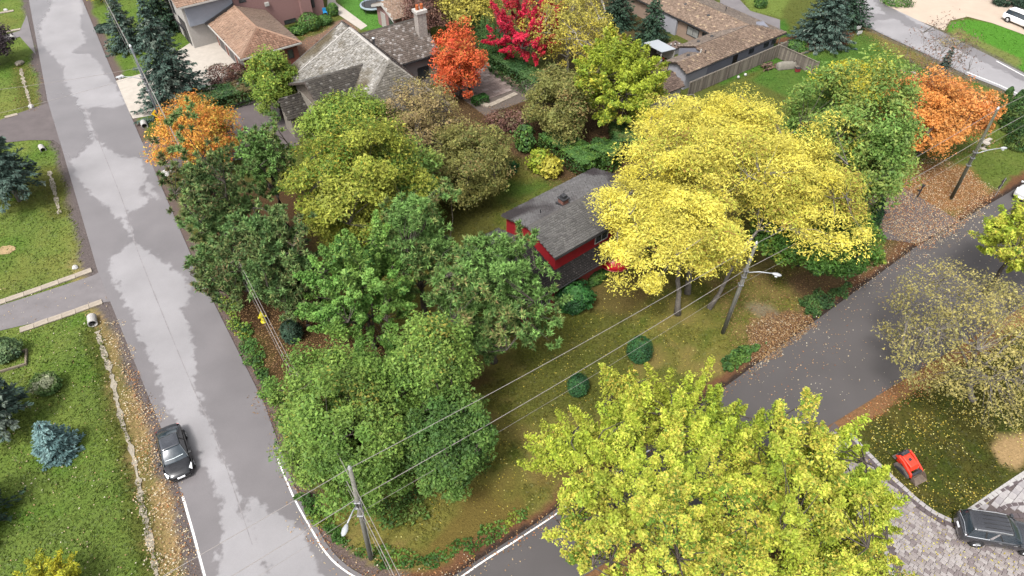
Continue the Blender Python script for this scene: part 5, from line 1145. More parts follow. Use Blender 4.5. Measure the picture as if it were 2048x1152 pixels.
def border(px, wd, off, m, ln=.42):
    l = resample(smooth_line(poly(px), .4), 200); t = np.gradient(l, axis=0); t /= np.linalg.norm(t, axis=1)[:, None]; l = l + np.c_[-t[:, 1], t[:, 0]] * off
    L = np.sum(np.linalg.norm(np.diff(l, axis=0), axis=1)); k = int(L / ln); l = resample(l, k + 1)
    for a, b in zip(l[:-1], l[1:]):
        o = bpy.data.objects.new('border_paver', paver_mesh(ln - .02, wd, m)); link(o, dv); c = (a + b) / 2
        o.location = (c[0], c[1], .04 + random.uniform(-.004, .004)); o.rotation_euler = (0, 0, math.atan2(b[1] - a[1], b[0] - a[0]))
RB = [(1690, 864), (1730, 906), (1765, 942), (1800, 974), (1830, 1002), (1868, 1030), (1902, 1046)]
border(RB, .3, -.2, bd_m); border(RB, .3, .14, wk_m[0])
LB = [(1700, 1008), (1740, 1046), (1762, 1076), (1778, 1110), (1788, 1152)]
border(LB, .34, .22, bd_m); border(LB, .34, -.14, wk_m[1])
border([(1906, 1038), (1958, 1001), (2040, 946), (2080, 922)], .36, -.2, wk_m[2])
border([(1950, 1016), (1975, 1000), (2000, 984), (2060, 950)], .22, 0, bd_m)
border([(1985, 1030), (2015, 1012), (2060, 1008)], .25, 0, bd_m); border([(1950, 1038), (1990, 1030), (2060, 1030)], .34, -.1, bd_m)

# ------------------------------------------------------------------ vehicles
M_tyre = mat('tyre', (.015, .015, .016), .85, .2); M_rim = plain('rim_alloy', (.55, .56, .58), .3, .85); M_blk = plain('black_plastic', (.014, .014, .015), .5)
M_cg = plain('car_glass', (.02, .028, .036), .04, spec=.8); M_lamp = plain('headlamp', (.75, .77, .8), .12); M_tail = plain('tail_lamp', (.3, .01, .012), .2); M_plate = plain('plate', (.75, .76, .8), .4); M_chr = plain('chrome', (.8, .8, .82), .15, .95)
def loft(name, rings, m, parent, closed=False, sub=1, caps_=True):
    mb = MB(); k = len(rings[0]); V = [p for r in rings for p in r]; n = len(rings)
    Fc = [[i * k + j, i * k + (j + 1) % k, (i + 1) * k + (j + 1) % k, (i + 1) * k + j] for i in range(n - 1) for j in range(k if closed else k - 1)]
    if caps_: Fc += [list(range(k))[::-1], [(n - 1) * k + j for j in range(k)]]
    mb.add(V, Fc); o = mb.build(name, m, parent, smooth=True)
    bm = bmesh.new(); bm.from_mesh(o.data); bmesh.ops.recalc_face_normals(bm, faces=bm.faces); bm.to_mesh(o.data); bm.free()
    if sub: s = o.modifiers.new('sub', 'SUBSURF'); s.levels = sub; s.render_levels = sub
    return o
def car(name, label, loc, rz, L, W, Hh, paint, suv=False, roof=None, group=None, rails=None):
    c = empty(name, loc, rz, label, 'car', group); w = W / 2; zb = Hh * (.62 if suv else .60); zh = Hh * (.60 if suv else .57)
    # lower body: x fraction, half width fraction, belt height, top height
    if suv: st = [(-.5, .80, .84, .98), (-.485, .93, .99, 1.0), (-.44, .99, 1.0, 1.0), (-.2, 1, 1, 1), (.1, 1, .98, .99), (.24, .99, .96, 1.0), (.4, .96, .90, .97), (.475, .88, .80, .88), (.5, .74, .66, .70)]
    else: st = [(-.5, .74, .86, .96), (-.485, .88, .98, 1.04), (-.42, .97, 1.0, 1.06), (-.2, 1, 1, 1.02), (.1, 1, .96, .97), (.22, .99, .92, .97), (.36, .96, .84, .90), (.46, .86, .70, .78), (.5, .62, .56, .62)]
    rings = []
    for xf, wf, bz, tz in st:
        x = xf * L; a = w * wf; z0 = .2 if abs(xf) < .47 else .3; z1 = zb * bz; z2 = zb * tz
        half = [(x, a * .88, z0), (x, a, z0 + .16), (x, a * 1.0, z1 * .78), (x, a * .95, z1), (x, a * .6, z2), (x, 0, z2 + .03)]
        rings.append(half + [(p[0], -p[1], p[2]) for p in half[-2::-1]])
    loft('body', rings, paint, c, closed=True)
    # greenhouse
    if suv: gx = [(-.475, zb * .97, 0), (-.42, Hh * .965, 1), (-.1, Hh, 1), (.06, Hh * .985, 1), (.235, zb * .98, 0)]
    else: gx = [(-.455, zb * 1.02, 0), (-.2, Hh * .965, 1), (-.02, Hh, 1), (.06, Hh * .985, 1), (.26, zb * .95, 0)]
    rr = .73 if suv else .66; rg, gl = [], []
    (xa, za, _), (xb, zb_, _), (xm, zm, _), (xc_, zc_, _), (xd, zd, _) = gx
    def R(xf, z, wf): return (xf * L, w * wf, z)
    bw = .9
    # side windows
    for s in (1, -1):
        pts = [(xa * L + .12, s * w * bw, zb * .985), (xd * L - .05, s * w * bw, zb * .965), (xc_ * L, s * w * rr, zc_ - .05), (xb * L, s * w * rr, zb_ - .05)]
        mb = MB(); mb.prism(pts, (0, -s * .04, 0)); mb.build('side_window', M_cg, c)
        for f_ in ((.48,) if not suv else (.32, .62)):     # pillars
            lo = np.array(pts[0]) + (np.array(pts[1]) - pts[0]) * f_; hi = np.array(pts[3]) + (np.array(pts[2]) - pts[3]) * f_
            MB().prism([lo + (-.05, s * .008, 0), lo + (.05, s * .008, 0), hi + (.05, s * .008, 0), hi + (-.05, s * .008, 0)], (0, -s * .03, 0)).build('pillar', M_blk, c)
    def quad(nm, a, b, z0_, z1_, w0, w1, m, bulge=.05):
        rows = []
        for t in np.linspace(0, 1, 5):
            x = (a + (b - a) * t) * L; z = z0_ + (z1_ - z0_) * t + bulge * math.sin(math.pi * t); ww = w * (w0 + (w1 - w0) * t)
            rows.append([(x - (.12 if a > b else -.10) * (y ** 2) , ww * y, z - .06 * y * y) for y in np.linspace(-1, 1, 9)])
        o = loft(nm, rows, m, c, sub=1, caps_=False)
        o.modifiers.new('th', 'SOLIDIFY').thickness = .02
        return o
    quad('windshield', xd + .005, xc_, zd - .02, zc_ - .005, bw, rr + .03, M_cg)
    quad('rear_window', xa, xb, za - .02, zb_ - .01, bw - .06, rr + .02, M_cg)
    rows = []
    for t in np.linspace(0, 1, 7):
        x = (xb + (xc_ - xb) * t) * L; z = np.interp(x / L, [xb, xm, xc_], [zb_, zm, zc_])
        rows.append([(x, w * (rr + .035) * y, z + .02 - .07 * y ** 4) for y in np.linspace(-1, 1, 9)])
    o = loft('roof', rows, roof or paint, c, sub=1, caps_=False); o.modifiers.new('th', 'SOLIDIFY').thickness = .05
    if rails:
        for s in (1, -1): MB().tube([(xb * L + .2, s * w * (rr - .02), zb_ + .02), (xm * L, s * w * (rr - .02), Hh + .05), (xc_ * L - .15, s * w * (rr - .02), zc_ + .02)], .03, 6).build('roof_rail', rails, c)
    wr = .37 if suv else .345
    for xf in (-.29, .305):
        for s in (1, -1):
            x = xf * L; y = s * (w - .11)
            MB().tube([(x, s * (w - .02), wr + .02), (x, s * (w * 1.004), wr + .02)], wr + .07, 24).build('wheel_arch', M_blk, c)
            prof = [(wr * .62, -.11), (wr * .94, -.11), (wr, -.07), (wr, .07), (wr * .94, .11), (wr * .62, .11)]
            mb = MB(); mb.lathe(prof, (0, 0, 0), 24); mb.V = [(x + a, y + s * .05 + d * 1.0, wr + b) for a, b, d in mb.V]; wh = mb.build('wheel', M_tyre, c, smooth=True)
            mb = MB(); mb.tube([(x, y + s * .1, wr), (x, y + s * .135, wr)], wr * .6, 20)
            for k in range(5):
                a = 2 * math.pi * k / 5; mb.tube([(x, y + s * .14, wr), (x + math.cos(a) * wr * .6, y + s * .15, wr + math.sin(a) * wr * .6)], .035, 5)
            mb.build('rim', M_rim, wh)
    for s in (1, -1):
        MB().prism([(.455 * L, s * w * .87, zb * .66), (.36 * L, s * w * .965, zb * .80), (.35 * L, s * w * .93, zb * .87), (.43 * L, s * w * .70, zb * .82)], (.02, 0, .035)).build('headlight', M_lamp, c)
        MB().prism([(-.482 * L, s * w * .70, zb * .8), (-.462 * L, s * w * .86, zb * .8), (-.452 * L, s * w * .86, zb * .97), (-.474 * L, s * w * .68, zb * .97)], (-.02, 0, .01)).build('tail_light', M_tail, c)
        m = MB().box((xd * L - .42, min(s * w * .97, s * (w + .2)), zb * .98), (xd * L - .22, max(s * w * .97, s * (w + .2)), zb * .98 + .17)).build('wing_mirror', M_blk if not suv else paint, c, bevel=.04)
        for xx in (-.06, .12): MB().box((xx * L - .12, min(s * w, s * (w + .02)), zb * .86), (xx * L + .1, max(s * w, s * (w + .02)), zb * .9)).build('door_handle', M_chr if suv else M_blk, c)
    MB().box((.497 * L, -.26, .46), (.505 * L, .26, .6)).build('number_plate', M_plate, c)
    MB().box((-.508 * L, -.2, zb * .68), (-.498 * L, .2, zb * .78)).build('number_plate', M_plate, c)
    MB().box((.485 * L, -w * .62, .26), (.5 * L, w * .62, .42)).build('grille', M_blk, c)
    return c
M_black = plain('paint_black', (.008, .008, .01), .12, spec=.35, coat=.5); M_charc = plain('paint_charcoal', (.035, .036, .042), .22, .4, coat=1.0); M_wht = plain('paint_white', (.78, .78, .8), .2, coat=.8); M_silv = plain('paint_silver', (.55, .56, .57), .25, .4, coat=.8)
car('parked_car', 'black car with glass roof at the edge of the long street', (-24.45, 26.55, ZR), R_(-59.5), 4.6, 1.92, 1.6, M_black, roof=plain('glass_roof', (.02, .022, .028), .05, coat=1.0))
c_ = bpy.data.objects['parked_car']
for nm, w0, w1 in (('dashboard_strip', -.62, .62),):
    MB().tube([(.2 * 4.6, -.6, 1.16), (.215 * 4.6, 0, 1.18), (.2 * 4.6, .6, 1.16)], .02, 5).build(nm, plain('pale_trim', (.6, .66, .68), .4), c_)
car('suv', 'charcoal suv with silver roof rails on the paved driveway', (32.1, 20.45, .1), R_(-11), 5.1, 2.0, 1.78, M_charc, True, rails=M_chr)
sv = bpy.data.objects['suv']
for s in (1, -1):
    MB().prism([(-1.05, s * .905, 1.12), (-.8, s * .905, 1.12), (-.5, s * .745, 1.66), (-.62, s * .745, 1.66)], (0, s * .012, 0)).build('chrome_trim', M_chr, sv)
    MB().tube([(-2.35, s * .93, 1.1), (-1.0, s * .935, 1.1)], .018, 5).build('chrome_trim', M_chr, sv)
for k in range(4): MB().box((-1.4, -.45 + k * .3 - .02, 1.785), (.2, -.45 + k * .3 + .02, 1.81)).build('roof_rib', M_blk, sv, bevel=.01)
MB().tube([(-2.44, -.86, .78), (-2.42, -.8, 1.16), (-2.36, 0, 1.24), (-2.42, .8, 1.16), (-2.44, .86, .78)], .02, 5).build('chrome_trim', M_chr, sv)
car('suv', 'white suv on the tan driveway', (75.3, 99.2, ZD), R_(-62), 5.1, 2.0, 1.8, M_wht, True, rails=M_blk)
# silver pickup cut by the frame edge
pk_ = car('pickup_truck', 'silver and white pickup parked beside the street', (55.0, 58.2, ZR), R_(215), 5.6, 2.0, 1.85, M_silv, True, roof=plain('roof_grey', (.2, .21, .21), .3, coat=.5))

# --- red tracked loader
def loader():
    a, b = P(1793, 920), P(1838, 966); d = b - a; L0 = math.hypot(d[0], d[1]); h = empty('skid_loader', tuple((a + b) / 2 + np.array((0, .2, 0))), math.atan2(d[1], d[0]), 'red tracked mini loader with steel bucket on the lawn edge', 'loader')
    M_lr = plain('loader_red', A(226, 58, 34, 1.5), .4, coat=.3); M_lb = plain('loader_black', (.02, .02, .025), .5); M_st = mat('bucket_steel', A(150, 132, 118), .6, .3, 4, metal=.3); M_tr = mat('track_rubber', A(118, 108, 102), .9, .3, 8)
    for s in (1, -1):
        y0, y1 = s * .42, s * .7
        prof = [(-.75, .12), (-.6, .02), (.55, .02), (.72, .14), (.66, .26), (.1, .52), (-.1, .54), (-.7, .3)]
        t = MB().prism([(x, y0, z) for x, z in prof], (0, y1 - y0, 0)).build('track', M_tr, h, bevel=.02)
        for k in range(9): MB().box((-.6 + k * .14, min(y0, y1) - .012, .0), (-.54 + k * .14, max(y0, y1) + .012, .03)).build('track_lug', M_lb, t)
        MB().prism([(x * .7, y1 + s * .003, .06 + z * .62) for x, z in prof], (0, s * .02, 0)).build('track_frame', M_lb, t)
        arm = MB().prism([(-1.0, s * .5, .95), (-.75, s * .5, 1.2), (-.3, s * .5, 1.12), (.72, s * .5, .62), (.86, s * .5, .34), (.72, s * .5, .3), (.5, s * .5, .5), (-.5, s * .5, .85)], (0, s * .14, 0)).build('lift_arm', M_lr, h, bevel=.02)
        MB().tube([(-.4, s * .46, .6), (.45, s * .46, .62)], .035, 8).build('hydraulic_ram', M_chr, h)
    MB().prism([(-.85, -.4, .3), (.35, -.4, .3), (.5, -.4, .65), (.3, -.4, .98), (-.6, -.4, 1.15), (-.85, -.4, 1.05)], (0, .8, 0)).build('engine_cover', M_lr, h, bevel=.04)
    MB().box((-.3, -.12, 1.06), (-.1, .12, 1.12)).build('hood_vent', M_lb, h)
    MB().prism([(-.95, -.36, .9), (-.62, -.36, 1.16), (-.6, -.36, 1.3), (-.85, -.36, 1.34), (-1.02, -.36, 1.1)], (0, .72, 0)).build('control_panel', M_lb, h, bevel=.03)
    for y in (-.15, .15): MB().tube([(-.78, y, 1.3), (-.84, y, 1.45)], .02, 6).build('lever', M_chr, h)
    MB().box((-1.25, -.35, .22), (-.9, .35, .3)).build('platform', mat('platform_grey', A(140, 132, 124), .8), h, bevel=.02)
    MB().box((.62, -.5, .3), (.82, .5, .62)).build('coupler', M_lb, h, bevel=.02)
    bk = MB(); bk.prism([(.84, -.62, .55), (.84, -.62, .08), (1.4, -.62, .04), (1.42, -.62, .08), (.9, -.62, .13), (.88, -.62, .57)], (0, 1.24, 0)); bk.build('bucket', M_st, h)
    for s in (-.62, .6): MB().prism([(.86, s, .55), (.86, s, .06), (1.4, s, .05), (1.1, s, .45)], (0, .02, 0)).build('bucket_side', M_st, h)
    for y in (-.5, .45): MB().box((1.38, y, .04), (1.62, y + .05, .07)).build('tooth', M_st, h)
    h.scale = (.92, .92, .92)
loader()

# ------------------------------------------------------------------ poles, lamps, wires
M_pole = mat('pole_wood', A(150, 148, 138), .9, .25, 5, .3); M_galv = plain('galvanised', (.55, .56, .58), .4, .8); M_lampg = plain('lamp_grey', A(206, 210, 214), .4)
M_wire = plain('wire_grey', A(176, 168, 164), .6)
POLES = {}
def pole(key, label, base, top, h, arm, lamp_z, arm_len=1.9, dark=None):
    b = P(*base); t = P(top[0], top[1], h); t = t if abs(t[0] - b[0]) < 1.5 and abs(t[1] - b[1]) < 1.5 else np.array((b[0], b[1], h))
    o = empty('utility_pole', tuple(b), 0, label, 'utility pole'); l = t - b
    MB().tube([(0, 0, -.2), l * .5, l], [.17, .145, .115], 12).build('shaft', dark or M_pole, o, smooth=True)
    MB().lathe([(.12, 0), (.13, .1), (.05, .28), (.03, .3)], tuple(l), 10).build('insulator', M_galv, o)
    p = l * (lamp_z / h); a = np.array(arm) / np.linalg.norm(arm); e = p + np.array((a[0] * arm_len, a[1] * arm_len, .45))
    ar = MB().tube([p, p + np.array((a[0] * arm_len * .5, a[1] * arm_len * .5, .36)), e], .045, 8).build('lamp_arm', M_lampg, o, smooth=True)
    f = np.array((a[0], a[1], -.05)); s = np.array((-a[1], a[0], 0)); rings = []
    for x, wd, ht in ((0, .06, .06), (.12, .12, .1), (.35, .19, .13), (.6, .15, .09), (.72, .05, .04)):
        c = e + f * x; rings.append([tuple(c + s * wd * math.cos(q) + np.array((0, 0, ht * math.sin(q)))) for q in np.linspace(0, 2 * math.pi, 10, endpoint=False)])
    lh = loft('lamp_head', rings, M_lampg, o, closed=True, sub=0)
    MB().lathe([(.11, 0), (.13, .06), (.02, .12)], tuple(e + f * .35 + np.array((0, 0, -.22))), 10).build('lens', plain('lens', (.8, .82, .85), .2), lh)
    for zz in (lamp_z - .4, lamp_z + .25, lamp_z - 1.3):
        q = l * (zz / h); MB().box(tuple(q + (-.2, -.2, -.06)), tuple(q + (.2, .2, .06))).build('bracket', plain('bracket_steel', (.2, .2, .21), .5, .6), o, bevel=.03)
    MB().tube([q + (.17, 0, 0) for q in (l * .05, l * .4, l * .7)], .03, 6).build('conduit', M_galv, o)
    for k in range(3):
        q = l * ((lamp_z + .1) / h); MB().tube([q + (.0, .25 * math.cos(x), .3 * math.sin(x) - .1 * k) for x in np.linspace(0, 5, 9)], .02, 5).build('cable_loop', M_blk, o)
    POLES[key] = (b, l, h); return o
pole('a', 'leaning wooden utility pole with lamp at the street corner weeds', (742, 1117), (700, 937), 11.2, (-.2, -1, 0), 7.4, 1.5)
pole('b', 'grey utility pole with street lamp beside the leaning locust trunk', (1445, 666), (1512, 488), 10.2, (1, -.3, 0), 7.2)
pole('c', 'leaning utility pole with street lamp amid orange leaves', (1902, 398), (1995, 219), 10.6, (1, .15, 0), 5.6, 2.6, mat('pole_dark', A(112, 112, 94), .9, .25, 5, .3))
pole('d', 'tall utility pole with street lamp beside the tall blue spruce', (331, 262), (256, 78), 10.4, (-1, -.1, 0), 6.6, 2.2, mat('pole_bluegrey', A(118, 124, 128), .9, .2, 5))
def at(key, z): b, l, h = POLES[key]; return b + l * (z / h)
def wire(label, pts, r=.022, sag=.012, off=None):
    path = []
    for a, b in zip(pts[:-1], pts[1:]):
        a, b = np.array(a, float), np.array(b, float); L = np.linalg.norm(b - a); n = 14
        for i in range(n + (1 if b is pts[-1] else 0)):
            t = i / n; p = a + (b - a) * t; p[2] -= sag * L * 4 * t * (1 - t); path.append(p)
    path.append(np.array(pts[-1], float))
    o = MB().tube(path, r, 5).build('power_line', M_wire); tag(o, label, 'cable', 'overhead lines')
    return o
ext_c = at('c', 10.4) + (at('c', 10.4) - at('b', 10)) * .8; ext_a = at('a', 11) + (at('a', 11) - at('b', 10)) * .8
wire('top overhead line strung from pole tip to pole tip along the side street', [ext_a, at('a', 11.25), at('b', 10.25), at('c', 10.65), ext_c], .018)
for z, nm, rr in ((7.9, 'middle overhead line passing the lamp arms along the side street', .022), (6.3, 'lowest thin overhead line along the side street', .011)):
    wire(nm, [at('a', z) + (at('a', z) - at('b', z)) * .8, at('a', z), at('b', z - .3), at('c', z - .4), at('c', z) + (at('c', z) - at('b', z)) * .8], rr)
far_d = at('d', 10) + (at('d', 10) - at('a', 10)) * .9
for z, dx, nm, rr in ((9.6, .0, 'top overhead line beside the long street', .016), (8.0, .12, 'thick bundled cable beside the long street', .024), (6.8, -.1, 'lower thin cable beside the long street', .012)):
    o_ = np.array((dx, 0, 0)); wire(nm, [far_d + (0, 0, z - 10.4), at('d', z) + o_, at('a', z - .2 if z > 8 else z - .8), at('a', z - .4) + (at('a', z) - at('d', z)) * .35], rr)
wire('service wire crossing the street to the leftmost lawn', [at('d', 8.0), P(-150, 195, 6.0)], .014)
wire('second service wire crossing the street below the first', [at('d', 7.2), P(-150, 260, 5.2)], .014)

# ------------------------------------------------------------------ street furniture
def hydrant(label, px):
    o = empty('fire_hydrant', tuple(P(*px)), .4, label, 'fire hydrant'); y = plain('hydrant_yellow', A(228, 214, 30, 1.6), .45)
    MB().lathe([(.2, 0), (.2, .06), (.13, .08), (.13, .55), (.17, .57), (.17, .64), (.13, .7), (.07, .8), (.0, .82)], (0, 0, 0), 16).build('barrel', y, o, smooth=True)
    MB().box((-.04, -.04, .8), (.04, .04, .9)).build('nut', y, o)
    for s in (1, -1): MB().tube([(0, 0, .45), (s * .26, 0, .45)], .075, 12).build('outlet', y, o)
    MB().tube([(0, 0, .4), (0, -.27, .4)], .1, 12).build('pumper_outlet', y, o); o.scale = (1.35, 1.35, 1.35)
    MB().lathe([(.16, 0), (.16, .05)], (0, 0, .58), 16).build('marker_ring', plain('hydrant_ring', A(196, 170, 20), .5), o)
hydrant('yellow fire hydrant on the bare bank by the green maple', (1662, 543)); hydrant('yellow fire hydrant under the pines beside the long street', (528, 643))
sg = empty('warning_sign', tuple(P(327, 262)), R_(20), 'yellow diamond warning sign with small tab beside the tall pole', 'sign'); M_sy = plain('sign_yellow', A(232, 186, 20, 1.6), .5)
MB().tube([(0, 0, 0), (0, 0, 2.9)], .04, 8).build('post', M_galv, sg)
MB().prism([(0, -.05, 1.85), (.52, -.05, 2.37), (0, -.05, 2.89), (-.52, -.05, 2.37)], (0, .02, 0)).build('diamond_panel', M_sy, sg)
MB().prism([(-.1, -.057, 2.15), (0.02, -.057, 2.15), (.02, -.057, 2.4), (.14, -.057, 2.4), (-.04, -.057, 2.62), (-.22, -.057, 2.4), (-.1, -.057, 2.4)], (0, .005, 0)).build('arrow', M_blk, sg)
MB().box((-.28, -.05, 1.5), (.28, -.03, 1.8)).build('tab_panel', M_sy, sg)
s2 = empty('street_sign', tuple(P(1990, 392)), R_(25), 'back of two dark diamond sign panels on a thin post', 'sign'); M_sd = plain('sign_back', A(62, 46, 42), .7)
MB().tube([(0, 0, 0), (0, 0, 2.3)], .035, 8).build('post', M_galv, s2)
for zc_ in (1.25, 1.95): MB().prism([(0, .04, zc_ - .42), (.42, .04, zc_), (0, .04, zc_ + .42), (-.42, .04, zc_)], (0, .02, 0)).build('diamond_panel', M_sd, s2)
def lamppost(label, px, hh):
    o = empty('marker_post', tuple(P(*px)), .5, label, 'post')
    MB().box((-.06, -.06, 0), (.06, .06, hh)).build('post', M_trimd, o, bevel=.015); MB().box((-.13, -.13, hh), (.13, .13, hh + .22)).build('lantern', M_trimd, o, bevel=.03); MB().box((-.06, .06, hh * .5), (.06, .32, hh * .5 + .2)).build('mailbox', M_trimd, o, bevel=.03)
lamppost('black driveway lamp post beside the narrow dark cedar', (1757, 450), 1.5); lamppost('black driveway lamp post among the orange leaves', (1834, 396), 1.5)
o = MB().box((-.42, -.3, 0), (.42, .3, .07)).build('utility_cover', M_conc, None, bevel=.02); o.location = tuple(P(1714, 526)); o.rotation_euler = (0, 0, .7); tag(o, 'flat grey concrete utility cover on the bare bank', 'cover')
def culvert(label, px, ang, r=.42):
    o = empty('culvert_pipe', tuple(P(*px) + np.array((0, 0, -.12))), ang, label, 'pipe')
    mb = MB(); k = 20
    V = [(x, rr * math.cos(2 * math.pi * j / k), r + rr * math.sin(2 * math.pi * j / k)) for x, rr in ((-1.0, r), (0, r), (0, r * .84), (-1.0, r * .84)) for j in range(k)]
    mb.add(V, [[i * k + j, i * k + (j + 1) % k, (i + 1) * k + (j + 1) % k, (i + 1) * k + j] for i in range(3) for j in range(k)]); mb.build('barrel', mat('culvert_concrete', A(212, 208, 204), .8, .15, 4), o, smooth=False)
    MB().tube([(-.5, 0, r), (-.48, 0, r)], r * .84, 20).build('mouth', plain('pipe_shade', (.01, .01, .01), .9), o)  # black disc across the bore: shade inside the pipe given as colour
culvert('pale culvert pipe end below the stone edged driveway', (188, 652), R_(-62), .38); culvert('pale culvert pipe mouth on the verge by the concrete driveway', (291, 256), R_(-60), .36)
culvert('small culvert pipe end beside the uppermost driveway', (28, 80), R_(-50), .3); culvert('small culvert pipe end below the dark driveway', (88, 303), R_(-50), .3); culvert('culvert pipe end on the verge under the orange maple', (339, 360), R_(-60), .32)
def rock(label, px, s, m=None, n=1):
    r = random.Random(px[0]); o = empty('boulder', tuple(P(*px)), r.random() * 3, label, 'rock'); bm = bmesh.new(); bmesh.ops.create_icosphere(bm, subdivisions=2, radius=1)
    for v in bm.verts: v.co *= 1 + (r.random() - .5) * .35
    for v in bm.verts: v.co = Vector((v.co.x * s[0], v.co.y * s[1], max(v.co.z, -.4) * s[2] + s[2] * .4))
    me = bpy.data.meshes.new('stone'); bm.to_mesh(me); bm.free(); me.materials.append(m or M_stone); q = bpy.data.objects.new('stone', me); link(q, o)
pw = mat('painted_rock', A(228, 226, 224), .7, .08, 3)
rock('white painted rock at the concrete driveway corner', (244, 155), (.35, .3, .25), pw); rock('long white rock at the dark driveway mouth', (315, 282), (1.1, .35, .3), pw); rock('white rock on the lower side of the dark driveway mouth', (338, 345), (.8, .3, .3), pw); rock('white rock at the edge of the lawn above the stone edged driveway', (151, 536), (.3, .25, .2), pw); rock('small white rock on the verge beside the dark pine', (377, 429), (.3, .25, .25), pw); rock('pile stone at the swale end on the upper lawn', (40, 128), (.6, .5, .3)); rock('pale stone where the swale meets the dark driveway', (63, 215), (.35, .3, .3), pw); rock('white rock beside the uppermost driveway', (12, 21), (.3, .3, .2), pw)
gb = empty('garden_bed', tuple(P(52, 716)), R_(25), 'low timber garden bed frame on the lawn', 'garden bed'); tw_ = mat('old_timber', A(150, 138, 118), .9, .25, 5, .3)
for a, b in (((-1.8, -.9, 0), (0, -.75, .22)), ((0, -.9, 0), (.15, .9, .24)), ((-1.8, .75, 0), (0, .9, .22))): MB().box(a, b).build('timber', tw_, gb, bevel=.02)
# straw patch ring near the left lawn
o = mesh_np('bare_patch', np.c_[P(13, 500)[:2] + np.c_[np.cos(np.linspace(0, 6.28, 24, endpoint=False)) * .75, np.sin(np.linspace(0, 6.28, 24, endpoint=False)) * .6] * (1 + .25 * rng.random((24, 1))), np.full(24, .036)], [list(range(24))], mat('straw', A(196, 168, 124), .95, .25, 6)); tag(o, kind='structure')

# ------------------------------------------------------------------ fence and yard things by the bungalow
fn = empty('wooden_fence', (22.25, 79.6, 0), R_(36.4), 'weathered grey wooden board fence along the bungalow', 'fence'); M_fw = [mat('fence_%s' % q, A(*c), .9, .25, 4, .3) for q, c in zip('abc', ((150, 140, 128), (132, 122, 112), (166, 156, 142)))]
FB = {}
def board(x, y, hh, wd, along, m, nm='board', th=.03):
    k = (round(hh, 2), round(wd, 2), along, m.name, nm)
    if k not in FB:
        o = MB().box((-wd / 2, -th / 2, 0), (wd / 2, th / 2, hh)).build(nm, m, None); FB[k] = o.data; bpy.data.objects.remove(o)
    o = bpy.data.objects.new(nm, FB[k]); link(o, fn); o.location = (x, y, .05); o.rotation_euler = (random.uniform(-.015, .015), 0, R_(90) if along == 'y' else 0)
    return o
for i in range(int(19.4 / .2)): board(-.8 + i * .2 + .1, -1.0, random.choice((1.78, 1.8, 1.83)), .19, 'x', random.choice(M_fw))
for i in range(9): board(-.8 + i * 2.4, -1.08, 1.95, .12, 'x', M_fw[1], 'post', .12)
for i in range(int(6.2 / .2)): board(16.8, -1.2 - i * .2, random.choice((1.78, 1.8, 1.83)), .19, 'y', random.choice(M_fw))
for i in range(4): board(16.88, -1.2 - i * 2.0, 1.95, .12, 'y', M_fw[1], 'post', .12)
MB().box((-.8, -.97, 1.86), (18.4, -.88, 1.92)).build('top_rail', M_fw[2], fn); MB().box((16.7, -7.3, 1.86), (16.79, -1.1, 1.92)).build('top_rail', M_fw[2], fn)
def loc36(x, y): a = R_(36.4); return (22.25 + x * math.cos(a) - y * math.sin(a), 79.6 + x * math.sin(a) + y * math.cos(a))
wp = empty('firewood_pile', (*loc36(13.6, -2.2), 0), R_(36), 'heap of split firewood against the wooden fence', 'firewood')
lm = [mat('log_%s' % q, A(*c), .9, .3, 5, .2) for q, c in zip('ab', ((150, 122, 104), (96, 76, 66)))]
for k in range(46):
    a = random.uniform(-.5, .5); x, y = random.uniform(-1.3, 1.3), random.uniform(-.6, .6); z = .08 + random.random() * max(.75 - abs(x) * .4, .1)
    MB().tube([(x - .24 * math.cos(a), y - .24 * math.sin(a), z), (x + .24 * math.cos(a), y + .24 * math.sin(a), z + random.uniform(-.1, .1))], .085, 6).build('log', random.choice(lm), wp)
tb = empty('tarped_stack', (*loc36(15.4, -3.6), 0), R_(10), 'long grey weathered covered stack beside the fence corner', 'stack')
loft('cover', [[(x, .55 * math.cos(q) * s_, .1 + .9 * math.sin(q) * s_ + .05 * math.sin(x * 5 + q * 3)) for q in np.linspace(0, math.pi, 9)] for x, s_ in ((-1.4, .75), (-1.2, .95), (-.5, 1), (.3, .97), (1.1, .95), (1.4, .7))], mat('tarp_grey', A(156, 150, 138), .9, .2, 4, .4), tb); MB().box((-1.3, -.5, 0), (1.3, .5, .09)).build('pallet', M_fw[1], tb)
for k, (x, y, rz, lb) in enumerate(((16.3, -4.6, .6, 'folded wooden garden chair near the fence corner'),)):
    ch = empty('garden_chair', (*loc36(x, y), 0), rz, lb, 'chair')
    for i in range(4): MB().box((-.3, -.3 + i * .16, .4), (.3, -.17 + i * .16, .44)).build('seat_slat', M_fw[0], ch)
    for i in range(4): MB().box((-.3, .34 + i * .05, .5 + i * .14), (.3, .37 + i * .05, .61 + i * .14)).build('back_slat', M_fw[0], ch)
    for a in ((-.28, -.28), (.28, -.28), (-.28, .34), (.28, .34)): MB().box((a[0] - .03, a[1] - .03, 0), (a[0] + .03, a[1] + .03, .42)).build('leg', M_fw[1], ch)
rd = empty('fire_pit_box', (*loc36(15.8, -5.2), 0), .3, 'small red and black box beside the garden chair', 'box'); MB().box((-.3, -.2, .06), (.3, .2, .5)).build('case', plain('box_red', A(170, 60, 66), .6), rd, bevel=.03); MB().box((-.32, -.22, .5), (.32, .22, .58)).build('lid', M_trimd, rd, bevel=.02); MB().box((-.3, -.2, 0), (.3, .2, .06)).build('base', M_trimd, rd)
